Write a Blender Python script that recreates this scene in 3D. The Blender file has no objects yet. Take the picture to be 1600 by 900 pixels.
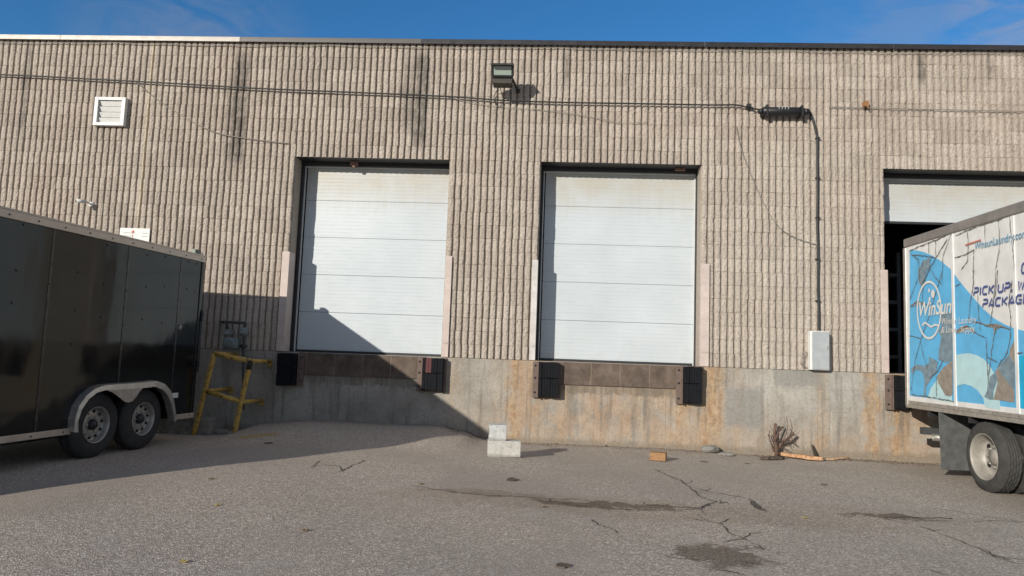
import bpy, bmesh, math, random
from mathutils import Vector, Matrix
random.seed(7)
SC = bpy.context.scene
COL = SC.collection
R = math.radians
WT = None

# ------------------------------------------------------------------ camera
F, CX, CD, CZ = 1093.5, .219, 10.549, .0869
YAW, PIT, ROL = .0566654, .0936556, .0360053
def _axes():
    cy, sy, cp, sp, cr, sr = math.cos(YAW), math.sin(YAW), math.cos(PIT), math.sin(PIT), math.cos(ROL), math.sin(ROL)
    w = Vector((-sy*cp, cy*cp, sp)); rt = Vector((cy, sy, 0)); up = rt.cross(w)
    return rt*cr+up*sr, up*cr-rt*sr, w
AR, AU, AW = _axes()
CAM = Vector((CX, -CD, CZ))
def ray(px, py): return AR*((px-800)/F) + AU*((450-py)/F) + AW
def W(px, py, Y=0.):                      # point of the wall plane y = Y seen at a pixel of the photo
    d = ray(px, py); return CAM + d*((Y-CAM.y)/d.y)
def PX(px, py, X):
    d = ray(px, py); return CAM + d*((X-CAM.x)/d.x)

# ------------------------------------------------------------------ terrain heights
def lerp(tab, x):
    if x <= tab[0][0]: return tab[0][1]
    for (a, u), (b, v) in zip(tab, tab[1:]):
        if x <= b:
            t = (x-a)/(b-a); t = t*t*(3-2*t); return u+(v-u)*t
    return tab[-1][1]
BASE = [(-30, -1.2), (-7, -1.22), (-4.7, -1.215), (-3.3, -1.14), (-2.5, -1.135), (-1, -1.165), (1, -1.2), (5.2, -1.27), (9, -1.3), (30, -1.3)]
EDGE = [(-30, -1.25), (-5.2, -1.22), (-4.4, -1.2), (-3.95, -1.07), (-3.2, -1.01), (-1.4, -1.02), (-1.05, -1.08), (-.65, -1.19), (.1, -1.218), (1.6, -1.208), (3.4, -1.25), (9, -1.27), (30, -1.27)]
def zg(x, y):
    b = lerp(BASE, x)
    if y < -9: b = b + (-1.22-b)*min(1, (-9-y)/8)
    t = max(0, min(1, (y+1.9)/1.6)); t = t*t*(3-2*t)
    z = b+(lerp(EDGE, x)-b)*t
    return z + .008*math.sin(x*1.3+.7)*math.sin(y*1.1) + .004*math.sin(x*3.1+y*2.3)
def G(px, py):
    d = ray(px, py); t = (-1.2-CAM.z)/d.z
    for _ in range(25):
        p = CAM+d*t; t = (zg(p.x, min(p.y, 0))-CAM.z)/d.z
    return CAM+d*t

# ------------------------------------------------------------------ node helper
class N:
    def __init__(s, name):
        s.mt = bpy.data.materials.new(name); s.mt.use_nodes = True
        s.nt = s.mt.node_tree; s.b = s.nt.nodes['Principled BSDF']; s._p = None
    def n(s, t, **k):
        x = s.nt.nodes.new(t)
        for a, v in k.items(): setattr(x, a, v)
        return x
    def put(s, sock, v):
        if isinstance(v, bpy.types.NodeSocket): s.nt.links.new(v, sock)
        elif isinstance(v, tuple) and len(v) == 3 and sock.type == 'RGBA': sock.default_value = (*v, 1)
        else: sock.default_value = v
    def pos(s):
        if s._p is None: s._p = s.n('ShaderNodeNewGeometry').outputs['Position']
        return s._p
    def obj(s): return s.n('ShaderNodeTexCoord').outputs['Object']
    def sep(s, v=None):
        x = s.n('ShaderNodeSeparateXYZ'); s.put(x.inputs[0], v or s.pos()); return x.outputs
    def scale(s, v, sc):
        x = s.n('ShaderNodeMapping'); s.put(x.inputs['Vector'], v); x.inputs['Scale'].default_value = sc; return x.outputs[0]
    def noise(s, v, sc, det=3, ro=.55, dist=0):
        x = s.n('ShaderNodeTexNoise'); s.put(x.inputs['Vector'], v); x.inputs['Scale'].default_value = sc
        x.inputs['Detail'].default_value = det; x.inputs['Roughness'].default_value = ro; x.inputs['Distortion'].default_value = dist
        return x.outputs[0]
    def vor(s, v, sc, out='Distance', feat='F1'):
        x = s.n('ShaderNodeTexVoronoi', feature=feat); s.put(x.inputs['Vector'], v); x.inputs['Scale'].default_value = sc; return x.outputs[out]
    def ramp(s, f, st):
        x = s.n('ShaderNodeValToRGB'); s.put(x.inputs[0], f); e = x.color_ramp.elements
        while len(e) < len(st): e.new(.5)
        for i, (p, c) in enumerate(st):
            e[i].position = p; e[i].color = (c, c, c, 1) if isinstance(c, (int, float)) else (*c, 1)
        return x.outputs[0]
    def mix(s, f, a, b, bl='MIX'):
        x = s.n('ShaderNodeMix', data_type='RGBA', blend_type=bl)
        s.put(x.inputs[0], f); s.put(x.inputs[6], a); s.put(x.inputs[7], b); return x.outputs[2]
    def m(s, op, a, b=0., c=0., clamp=False):
        x = s.n('ShaderNodeMath', operation=op, use_clamp=clamp)
        s.put(x.inputs[0], a); s.put(x.inputs[1], b); s.put(x.inputs[2], c); return x.outputs[0]
    def band(s, v, lo, hi, soft):          # 1 between lo and hi, soft edges
        a = s.m('MULTIPLY_ADD', v, 1/soft, .5-lo/soft, clamp=True); b = s.m('MULTIPLY_ADD', v, -1/soft, .5+hi/soft, clamp=True)
        return s.m('MULTIPLY', a, b)
    def attr(s, name): return s.n('ShaderNodeAttribute', attribute_name=name).outputs['Fac']
    def bump(s, h, st=.3, d=.01, nrm=None):
        x = s.n('ShaderNodeBump'); s.put(x.inputs['Height'], h); x.inputs['Strength'].default_value = st; x.inputs['Distance'].default_value = d
        if nrm is not None: s.put(x.inputs['Normal'], nrm)
        s.put(s.b.inputs['Normal'], x.outputs[0]); return x.outputs[0]
    def out(s, col=None, rough=None, metal=None, spec=None):
        for k, v in (('Base Color', col), ('Roughness', rough), ('Metallic', metal), ('Specular IOR Level', spec)):
            if v is not None: s.put(s.b.inputs[k], v)
        return s.mt

MATS = {}
def simple(name, col, rough=.6, metal=0., var=.18, sc=9., spec=.5, bump=0., bsc=60.):
    g = N(name); v = g.obj()
    n = g.noise(v, sc, 5, .65)
    lo = tuple(c*(1-var) for c in col); hi = tuple(min(1, c*(1+var)) for c in col)
    g.out(g.ramp(n, [(.3, lo), (.7, hi)]), g.m('MULTIPLY_ADD', n, .25, rough-.12, clamp=True), metal, spec)
    if bump: g.bump(g.noise(v, bsc, 4), bump, .004)
    return g.mt

def m_block():
    g = N('split_face_block'); x, y, z = g.sep()
    tone = g.attr('tone')
    big = g.noise(g.pos(), .7, 4, .6); fine = g.noise(g.pos(), 38, 5, .75); mid = g.noise(g.pos(), 9, 4, .6)
    c = g.mix(tone, (.355, .308, .266), (.50, .443, .388))
    c = g.mix(g.ramp(mid, [(.3, 0), (.7, .3)]), c, (.42, .365, .31))
    c = g.mix(g.ramp(big, [(.45, 0), (.75, .45)]), c, (.41, .325, .275))
    # a paler, greyer weathering low on the right half
    pale = g.m('MULTIPLY', g.band(x, -1.0, 20, 4), g.band(z, -1, 2.6, 2.2))
    c = g.mix(g.m('MULTIPLY', pale, .35), c, (.50, .45, .395))
    # dark pits between the split stones
    c = g.mix(g.ramp(fine, [(.33, .8), (.5, 0)]), c, (.15, .125, .103))
    c = g.mix(g.ramp(fine, [(.56, 0), (.72, .55)]), c, (.60, .53, .45))
    # water stains running down from the coping
    wob = g.m('MULTIPLY_ADD', g.noise(g.scale(g.pos(), (1.5, 1, .9)), 2.5, 3), .16, -.08)
    xx = g.m('ADD', x, wob)
    st = None
    for (cx, w, z0, z1, s) in STAINS:
        e = g.m('MULTIPLY', g.m('MULTIPLY', g.band(xx, cx-w, cx+w, .05), g.band(z, z0, z1, .25)), s)
        st = e if st is None else g.m('MAXIMUM', st, e)
    st = g.m('MULTIPLY', st, g.ramp(g.noise(g.pos(), 6, 5, .7), [(.32, .35), (.55, 1)]))
    c = g.mix(st, c, (.085, .078, .07))
    # pinkish wash marks and lime drips
    lime = g.m('MULTIPLY', g.ramp(g.noise(g.scale(g.pos(), (5, 5, .6)), 1.1, 4), [(.62, 0), (.72, .5)]), g.band(z, .3, 4.2, 1.5))
    c = g.mix(lime, c, (.55, .48, .42))
    cj = g.band(g.m('ADD', x, g.m('MULTIPLY', wob, .12)), -6.335, -6.305, .012)
    c = g.mix(g.m('MULTIPLY', cj, .8), c, (.62, .54, .40))
    g.out(c, .95, 0, .15)
    g.bump(g.m('ADD', fine, g.m('MULTIPLY', g.noise(g.pos(), 20, 3), .6)), .8, .014)
    return g.mt

def m_concrete():
    g = N('stained_concrete'); x, y, z = g.sep()
    v = g.pos(); st = g.scale(v, (2.2, 2, 1.3))
    n1 = g.noise(v, 1.6, 6, .6); n2 = g.noise(st, 1.6, 6, .6, .3); n3 = g.noise(v, 14, 5, .65); n4 = g.noise(v, 4.5, 5, .62, .4)
    c = g.ramp(n1, [(.3, (.215, .197, .172)), (.48, (.305, .285, .255)), (.66, (.385, .366, .335))])
    # rust and clay staining: strongest between and beside the dock bumpers
    om = g.m('MAXIMUM', g.m('MAXIMUM', g.band(x, -.4, 2.72, .3), g.band(x, 5.1, 9, .3)), g.m('MULTIPLY', g.band(x, -1.25, 4, .6), .12))
    low = g.band(z, -1.5, -.78, .5)
    om2 = g.m('MAXIMUM', om, g.m('MULTIPLY', g.m('MULTIPLY', low, g.band(x, -1.3, 9, .5)), .62))
    of = g.m('MULTIPLY', om2, g.ramp(g.m('ADD', g.m('MULTIPLY', n2, .6), g.m('MULTIPLY', n4, .45)), [(.41, 0), (.57, .92)]))
    c = g.mix(of, c, g.mix(g.ramp(n4, [(.38, 0), (.66, 1)]), (.325, .222, .15), (.385, .305, .228)))
    # vertical run-off streaks
    s2 = g.noise(g.scale(v, (7, 3, .8)), 1.3, 6, .68, .6)
    runs = None
    for (cx, w, s) in ((-.28, .10, .95), (.02, .07, .55), (.42, .04, .5), (2.15, .10, .8), (2.62, .16, .9), (3.0, .05, .5), (4.19, .035, .95), (4.92, .09, 1.), (5.3, .14, .9), (-1.2, .08, .4), (-.55, .03, .4)):
        e = g.m('MULTIPLY', g.band(g.m('ADD', x, g.m('MULTIPLY_ADD', n4, .4, -.2)), cx-w, cx+w, .14), s); runs = e if runs is None else g.m('MAXIMUM', runs, e)
    rf = g.m('MULTIPLY', runs, g.ramp(s2, [(.32, .1), (.56, 1)]))
    c = g.mix(rf, c, g.mix(g.ramp(n3, [(.4, 0), (.62, 1)]), (.30, .185, .10), (.42, .30, .185)))
    wr = g.m('MULTIPLY', g.ramp(s2, [(.6, 0), (.68, .75)]), g.band(x, -1, 8, 2))
    c = g.mix(g.m('MULTIPLY', wr, .6), c, (.48, .44, .37))
    dk = g.m('MULTIPLY', g.ramp(g.noise(g.scale(v, (7, 3, .6)), 1.4, 5), [(.52, 0), (.7, .65)]), g.band(z, -1.4, .1, .3))
    c = g.mix(dk, c, (.13, .12, .105))
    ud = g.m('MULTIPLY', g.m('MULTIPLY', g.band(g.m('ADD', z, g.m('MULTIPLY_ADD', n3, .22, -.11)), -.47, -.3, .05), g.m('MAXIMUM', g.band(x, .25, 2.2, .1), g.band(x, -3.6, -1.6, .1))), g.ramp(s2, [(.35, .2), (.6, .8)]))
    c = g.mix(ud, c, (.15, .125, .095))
    # form joints: one cold joint high up, upright panel joints
    hj = g.band(g.m('ADD', z, g.m('MULTIPLY_ADD', n3, .01, -.005)), -.272, -.266, .006)
    jt = g.m('MULTIPLY', hj, .35)
    for cx in (-.1, .9, 1.95, 3.36, 4.14, 5.02, -2.6): jt = g.m('MAXIMUM', jt, g.m('MULTIPLY', g.band(g.m('ADD', x, g.m('MULTIPLY_ADD', n3, .02, -.01)), cx-.004, cx+.004, .008), .5))
    c = g.mix(jt, c, (.16, .13, .10))
    # smooth grey repair patches
    pt = g.m('MULTIPLY', g.band(g.m('ADD', x, g.m('MULTIPLY_ADD', n4, .3, -.15)), 3.55, 4.2, .05), g.band(g.m('ADD', z, g.m('MULTIPLY_ADD', n4, .14, -.07)), -.24, .2, .03)); pt = g.m('MAXIMUM', g.m('MULTIPLY', pt, .7), g.m('MULTIPLY', g.m('MULTIPLY', g.band(x, 2.82, 3.33, .06), g.band(z, -.85, -.3, .08)), .75))
    c = g.mix(pt, c, (.235, .228, .212))
    basel = g.m('MULTIPLY', g.band(g.m('ADD', z, g.m('MULTIPLY_ADD', n4, .16, -.08)), -1.5, -1.14, .07), .75)
    c = g.mix(basel, c, (.21, .175, .135))
    gr = g.noise(v, 34, 6, .78)
    c = g.mix(g.ramp(gr, [(.34, .6), (.48, 0)]), c, (.14, .12, .10))
    c = g.mix(g.ramp(gr, [(.56, 0), (.74, .5)]), c, (.46, .42, .37))
    g.out(c, .92, 0, .2); g.bump(g.m('ADD', n3, g.m('MULTIPLY', g.noise(v, 80, 3), .4)), .35, .012)
    return g.mt

def m_asphalt():
    g = N('worn_asphalt'); x, y, z = g.sep(); v = g.pos()
    cell = g.vor(v, 100, 'Color'); cs = g.n('ShaderNodeSeparateColor'); g.put(cs.inputs[0], cell); ag = cs.outputs[0]
    fine = g.noise(v, 210, 3, .7); big = g.noise(v, .55, 5, .6, .4); mid = g.noise(v, 2.6, 5, .6); mm = g.noise(v, 26, 4, .7)
    c = g.ramp(ag, [(0, (.24, .203, .170)), (.5, (.415, .357, .30)), (.82, (.535, .465, .395)), (1, (.84, .75, .65))])
    c = g.mix(g.ramp(fine, [(.34, .55), (.48, 0)]), c, (.17, .15, .13))
    c = g.mix(g.ramp(mm, [(.35, .3), (.5, 0)]), c, (.26, .23, .2))
    c = g.mix(g.ramp(big, [(.38, .6), (.56, 0)]), c, (.34, .295, .25))
    c = g.mix(g.ramp(mid, [(.55, 0), (.75, .35)]), c, (.46, .425, .385))
    wv = g.m('MULTIPLY_ADD', g.noise(v, 3.2, 6, .7, .6), 1.3, -.65); wv2 = g.m('MULTIPLY_ADD', mm, .3, -.15)
    wx = g.m('ADD', x, g.m('ADD', wv, wv2)); wy = g.m('ADD', y, g.m('MULTIPLY', g.m('ADD', wv, wv2), .55))
    for (cx, cy, rx, ry, rot, s, col) in PATCHES:
        ca, sa = math.cos(rot), math.sin(rot)
        dx = g.m('SUBTRACT', wx, cx); dy = g.m('SUBTRACT', wy, cy)
        u = g.m('DIVIDE', g.m('ADD', g.m('MULTIPLY', dx, ca), g.m('MULTIPLY', dy, sa)), rx)
        w = g.m('DIVIDE', g.m('SUBTRACT', g.m('MULTIPLY', dy, ca), g.m('MULTIPLY', dx, sa)), ry)
        r = g.m('ADD', g.m('MULTIPLY', u, u), g.m('MULTIPLY', w, w))
        f = g.m('MULTIPLY', g.m('MULTIPLY_ADD', r, -2.2, 2.4, clamp=True), s)
        c = g.mix(f, c, col, 'MULTIPLY')
    # dirt washed along the foot of the wall
    wd = g.band(g.m('ADD', y, g.m('MULTIPLY', wv, .5)), -.22, 1, .25)
    c = g.mix(g.m('MULTIPLY', wd, .7), c, g.mix(mm, (.15, .13, .11), (.36, .31, .25)))
    g.out(c, .9, 0, .25)
    g.bump(g.m('ADD', g.vor(v, 100), g.m('MULTIPLY', fine, .6)), .6, .006)
    return g.mt

def m_door():
    g = N('painted_door_steel'); x, y, z = g.sep(); v = g.pos()
    n = g.noise(v, 1.3, 5, .6); st = g.noise(g.scale(v, (16, 4, .7)), 1, 4, .6)
    c = g.ramp(n, [(.3, (.465, .51, .545)), (.7, (.525, .57, .605))])
    top = g.m('MULTIPLY', g.band(g.m('ADD', z, g.m('MULTIPLY_ADD', st, .5, -.25)), 2.5, 4, .55), g.ramp(g.noise(v, 3, 4), [(.3, .5), (.6, .95)]))
    c = g.mix(top, c, (.44, .425, .385))
    c = g.mix(g.m('MULTIPLY', g.band(z, -1, .35, .3), g.ramp(g.noise(v, 7, 5), [(.5, 0), (.75, .25)])), c, (.45, .43, .38))
    c = g.mix(g.ramp(g.noise(v, 90, 2), [(.18, .5), (.25, 0)]), c, (.3, .27, .22))
    g.out(c, .42, 0, .4)
    saw = g.m('FRACT', g.m('MULTIPLY', z, 1/.0585))
    gr = g.m('MULTIPLY', g.m('GREATER_THAN', saw, .8), g.ramp(g.noise(g.scale(v, (1.2, 1, 17)), 3, 2), [(.4, .25), (.6, 1)]))
    g.put(g.b.inputs['Base Color'], g.mix(g.m('MULTIPLY', gr, .10), c, (.2, .21, .22)))
    g.bump(g.m('ADD', g.m('MULTIPLY', gr, -.7), g.m('MULTIPLY', n, 2.)), .4, .005)
    return g.mt

def m_trailer():
    g = N('glossy_black_trailer_skin'); v = g.obj()
    n = g.noise(v, 30, 4, .6)
    g.out(g.ramp(n, [(.3, (.007, .008, .008)), (.7, (.011, .012, .012))]), g.ramp(g.noise(v, 3, 4), [(.3, .05), (.7, .13)]), 0, .42)
    w1 = g.noise(g.scale(v, (1, 1.5, .55)), 1.25, 2, .4); w2 = g.noise(v, .55, 1)
    g.b.inputs['Specular Tint'].default_value = (.9, .97, 1, 1)
    g.bump(g.m('ADD', w1, g.m('MULTIPLY', w2, 1.3)), .2, .05)
    return g.mt

def m_wood(name, a, b):
    g = N(name); v = g.obj()
    n = g.noise(g.scale(v, (3, 40, 40)), 1.5, 5, .6, .5)
    g.out(g.ramp(n, [(.35, a), (.65, b)]), .85, 0, .2); g.bump(n, .4, .004)
    return g.mt

def m_sill():
    g = N('rusty_brown_dock_plate'); v = g.pos(); x, y, z = g.sep()
    n = g.noise(g.scale(v, (2.5, 2, 2)), 2, 6, .7); d = g.noise(v, 30, 4)
    c = g.ramp(n, [(.3, (.07, .05, .04)), (.5, (.115, .088, .073)), (.68, (.165, .128, .105))])
    ln = g.m('GREATER_THAN', g.m('FRACT', g.m('MULTIPLY', g.m('ADD', x, g.m('MULTIPLY', n, .02)), 1/.43)), .97)
    c = g.mix(g.m('MULTIPLY', ln, .5), c, (.26, .20, .155))
    c = g.mix(g.ramp(d, [(.55, 0), (.75, .35)]), c, (.15, .085, .05))
    g.out(c, .85, 0, .25); g.bump(d, .3, .004)
    return g.mt

def m_peel():
    g = N('old_faded_vinyl'); v = g.pos()
    n = g.noise(v, 7, 5, .6); g.out(g.ramp(n, [(.3, (.22, .23, .23)), (.7, (.36, .36, .35))]), .7); return g.mt

# ------------------------------------------------------------------ mesh helper
class MB:
    def __init__(s): s.v = []; s.f = []; s.mi = []; s.sm = []; s.cur = 0; s.smooth = False
    def add(s, vs, fs, smooth=None):
        o = len(s.v); s.v += [Vector(q) for q in vs]
        for f in fs: s.f.append([i+o for i in f]); s.mi.append(s.cur); s.sm.append(s.smooth if smooth is None else smooth)
    def box(s, x0, x1, y0, y1, z0, z1):
        s.add([(x, y, z) for z in (z0, z1) for y in (y0, y1) for x in (x0, x1)],
              [(0, 2, 3, 1), (4, 5, 7, 6), (0, 1, 5, 4), (2, 6, 7, 3), (1, 3, 7, 5), (0, 4, 6, 2)], False); return s
    def obox(s, c, ax, ay, az):            # centre and three half-axes
        c, ax, ay, az = map(Vector, (c, ax, ay, az))
        s.add([c+ax*i+ay*j+az*k for k in (-1, 1) for j in (-1, 1) for i in (-1, 1)],
              [(0, 2, 3, 1), (4, 5, 7, 6), (0, 1, 5, 4), (2, 6, 7, 3), (1, 3, 7, 5), (0, 4, 6, 2)], False); return s
    def beam(s, a, b, w, h, up=(0, 0, 1)):
        a, b = Vector(a), Vector(b); d = (b-a); L = d.length; d.normalize(); sd = d.cross(Vector(up)).normalized(); u = sd.cross(d)
        return s.obox((a+b)/2, d*L/2, sd*w/2, u*h/2)
    def tube(s, pts, r, n=8, caps=True):
        pts = [Vector(q) for q in pts]; k = len(pts); rs = r if isinstance(r, (list, tuple)) else [r]*k
        vs = []; fs = []; pu = None
        for i, q in enumerate(pts):
            d = (pts[min(i+1, k-1)]-pts[max(i-1, 0)]).normalized()
            if pu is None: pu = d.orthogonal().normalized()
            pu = (pu-d*pu.dot(d)).normalized(); w = d.cross(pu)
            for j in range(n):
                a = 2*math.pi*j/n; vs.append(q+(pu*math.cos(a)+w*math.sin(a))*rs[i])
        for i in range(k-1):
            for j in range(n): fs.append((i*n+j, i*n+(j+1) % n, (i+1)*n+(j+1) % n, (i+1)*n+j))
        if caps: fs.append(tuple(range(n-1, -1, -1))); fs.append(tuple(range((k-1)*n, k*n)))
        s.add(vs, fs, True); return s
    def lathe(s, prof, o, ax, n=48, fn=None):  # prof: (along axis, radius)
        o = Vector(o); ax = Vector(ax).normalized(); u = ax.orthogonal().normalized(); w = ax.cross(u); k = len(prof)
        vs = []; fs = []
        for j in range(n):
            a = 2*math.pi*j/n
            for i, (h, r) in enumerate(prof):
                rr = fn(i, j, r) if fn else r
                vs.append(o+ax*h+(u*math.cos(a)+w*math.sin(a))*rr)
        for j in range(n):
            for i in range(k-1): fs.append((j*k+i, ((j+1) % n)*k+i, ((j+1) % n)*k+i+1, j*k+i+1))
        s.add(vs, fs, True); return s
    def prism(s, pts, off):                # closed outline (3D points, planar) pushed along off
        pts = [Vector(q) for q in pts]; off = Vector(off); n = len(pts)
        s.add(pts+[q+off for q in pts], [tuple(range(n)), tuple(range(2*n-1, n-1, -1))]+[(i, i+n, (i+1) % n+n, (i+1) % n) for i in range(n)], False); return s
    def poly(s, pts): s.add(pts, [tuple(range(len(pts)))], False); return s
    def strip(s, pts, ws, nrm):            # flat ribbon along pts, half-widths ws, lying in the plane with normal nrm
        pts = [Vector(q) for q in pts]; nrm = Vector(nrm); k = len(pts); vs = []
        for i, q in enumerate(pts):
            d = (pts[min(i+1, k-1)]-pts[max(i-1, 0)]).normalized(); sd = d.cross(nrm).normalized()
            w = ws[i] if isinstance(ws, (list, tuple)) else ws
            vs += [q+sd*w, q-sd*w]
        s.add(vs, [(2*i, 2*i+1, 2*i+3, 2*i+2) for i in range(k-1)], False); return s
    def blob(s, c, r, seed=0, n=2, jit=.18):
        bm = bmesh.new(); bmesh.ops.create_icosphere(bm, subdivisions=n, radius=1); rnd = random.Random(seed)
        for q in bm.verts:
            k = 1+rnd.uniform(-jit, jit); q.co = Vector((q.co.x*r[0]*k, q.co.y*r[1]*k, q.co.z*r[2]*k))+Vector(c)
        bm.verts.index_update()
        s.add([q.co.copy() for q in bm.verts], [[q.index for q in f.verts] for f in bm.faces], False); bm.free(); return s
    def build(s, name, mats, parent=None, loc=None, bevel=0., seg=2, fix=True):
        """vertices are in world space unless the parent carries its own frame; loc is the object's origin"""
        if not isinstance(mats, (list, tuple)): mats = [mats]
        org = Vector(loc) if loc is not None else Vector((0, 0, 0))
        if parent is not None and loc is None and not parent.get('_local'): org = Vector(parent['_o']) if '_o' in parent else Vector((0, 0, 0))
        me = bpy.data.meshes.new(name); me.from_pydata([q-org for q in s.v], [], s.f)
        for m in mats: me.materials.append(m)
        me.polygons.foreach_set('material_index', s.mi); me.polygons.foreach_set('use_smooth', s.sm)
        if fix:
            bm = bmesh.new(); bm.from_mesh(me); bmesh.ops.recalc_face_normals(bm, faces=bm.faces); bm.to_mesh(me); bm.free()
        me.update()
        o = bpy.data.objects.new(name, me); COL.objects.link(o)
        if parent is not None:
            o.parent = parent; o['_o'] = list(org) if not parent.get('_local') else [0, 0, 0]
            if parent.get('_local'): o['_local'] = 1
        else: o.location = org; o['_o'] = list(org)
        if bevel:
            b = o.modifiers.new('bevel', 'BEVEL'); b.width = bevel; b.segments = seg; b.limit_method = 'ANGLE'; b.angle_limit = R(40)
        return o
    def base(s):
        xs = [q.x for q in s.v]; ys = [q.y for q in s.v]; zs = [q.z for q in s.v]
        return ((min(xs)+max(xs))/2, (min(ys)+max(ys))/2, min(zs))
    def thing(s, name, mats, label, cat, group=None, **k):
        o = s.build(name, mats, None, loc=s.base(), **k); tag(o, label, cat, group); return o
def tag(o, label, cat, group=None, kind=None):
    o['label'] = label; o['category'] = cat
    if group: o['group'] = group
    if kind: o['kind'] = kind
def empty(name, loc, label, cat, group=None, rz=0., local=False):
    o = bpy.data.objects.new(name, None); COL.objects.link(o); o.location = loc; o.rotation_euler.z = rz
    o.empty_display_size = .2; o['_o'] = list(loc)
    if local: o['_local'] = 1
    tag(o, label, cat, group); return o

# ------------------------------------------------------------------ sky, sun
SA, SB = .68, .36                        # sun travels (SA, 1, -SB)
sun_dir = Vector((SA, 1, -SB)).normalized()
el = math.asin(-sun_dir.z); az = math.atan2(-SA, -1)
SC.world = bpy.data.worlds.new('World'); SC.world.use_nodes = True
nt = SC.world.node_tree; bg = nt.nodes['Background']
sky = nt.nodes.new('ShaderNodeTexSky'); sky.sky_type = 'NISHITA'; sky.sun_disc = False
sky.sun_elevation = el; sky.sun_rotation = az % (2*math.pi); sky.altitude = 300; sky.air_density = 1.0; sky.dust_density = .1; sky.ozone_density = 4.0
tc = nt.nodes.new('ShaderNodeTexCoord'); L = nt.links.new
def wn(t, **k):
    x = nt.nodes.new(t)
    for a, v in k.items(): setattr(x, a, v)
    return x
hs = wn('ShaderNodeHueSaturation'); hs.inputs['Saturation'].default_value = 1.2; hs.inputs['Value'].default_value = 2.05; L(sky.outputs[0], hs.inputs['Color'])
mp = wn('ShaderNodeMapping'); mp.inputs['Scale'].default_value = (1.5, 1.5, 3.6); mp.inputs['Rotation'].default_value = (0, .55, .2)
nz = wn('ShaderNodeTexNoise'); nz.inputs['Scale'].default_value = 7; nz.inputs['Detail'].default_value = 8; nz.inputs['Roughness'].default_value = .62; nz.inputs['Distortion'].default_value = .9
L(tc.outputs['Generated'], mp.inputs[0]); L(mp.outputs[0], nz.inputs['Vector'])
tot = None
for dv, r0, amt in ((Vector((.66, .74, .36)), .975, .62), (Vector((.42, .83, .40)), .990, .16), (Vector((-.46, .83, .36)), .988, .2)):
    dp = wn('ShaderNodeVectorMath', operation='DOT_PRODUCT'); L(tc.outputs['Generated'], dp.inputs[0]); dp.inputs[1].default_value = dv.normalized()
    mr_ = wn('ShaderNodeMapRange'); L(dp.outputs['Value'], mr_.inputs[0]); mr_.inputs[1].default_value = r0; mr_.inputs[2].default_value = 1; mr_.inputs[4].default_value = amt
    if tot is None: tot = mr_.outputs[0]
    else:
        ad = wn('ShaderNodeMath', operation='ADD'); L(tot, ad.inputs[0]); L(mr_.outputs[0], ad.inputs[1]); tot = ad.outputs[0]
sp_ = wn('ShaderNodeSeparateXYZ'); L(tc.outputs['Generated'], sp_.inputs[0])
bk = wn('ShaderNodeMapRange'); L(sp_.outputs['Y'], bk.inputs[0]); bk.inputs[1].default_value = .45; bk.inputs[2].default_value = -.45; bk.inputs[4].default_value = 1.15
ad = wn('ShaderNodeMath', operation='ADD'); L(tot, ad.inputs[0]); L(bk.outputs[0], ad.inputs[1]); tot = ad.outputs[0]   # unseen cloud added behind the camera to neutralise the blue ambient light
rp = wn('ShaderNodeMapRange'); L(nz.outputs[0], rp.inputs[0]); rp.inputs[1].default_value = .38; rp.inputs[2].default_value = .62
mu = wn('ShaderNodeMath', operation='MULTIPLY', use_clamp=True); L(tot, mu.inputs[0]); L(rp.outputs[0], mu.inputs[1])
mx = wn('ShaderNodeMix', data_type='RGBA'); mx.inputs[7].default_value = (6.6, 6.0, 5.5, 1)
L(mu.outputs[0], mx.inputs[0]); L(hs.outputs[0], mx.inputs[6]); L(mx.outputs[2], bg.inputs[0]); bg.inputs[1].default_value = .067
sl = bpy.data.lights.new('sun', 'SUN'); sl.energy = 4.7; sl.angle = R(.5); sl.color = (1, .935, .82)
so = bpy.data.objects.new('sun', sl); COL.objects.link(so); so.rotation_euler = sun_dir.to_track_quat('-Z', 'Y').to_euler(); so.location = (-20, -30, 14)
SC.view_settings.view_transform = 'Standard'; SC.view_settings.look = 'None'; SC.view_settings.exposure = 0; SC.view_settings.gamma = 1

cd = bpy.data.cameras.new('camera'); cam = bpy.data.objects.new('camera', cd); COL.objects.link(cam)
cd.sensor_width = 36; cd.lens = 36*F/1600; cd.clip_end = 3000; cd.clip_start = .05
cam.matrix_world = Matrix(((AR.x, AU.x, -AW.x, CAM.x), (AR.y, AU.y, -AW.y, CAM.y), (AR.z, AU.z, -AW.z, CAM.z), (0, 0, 0, 1)))
SC.camera = cam

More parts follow.
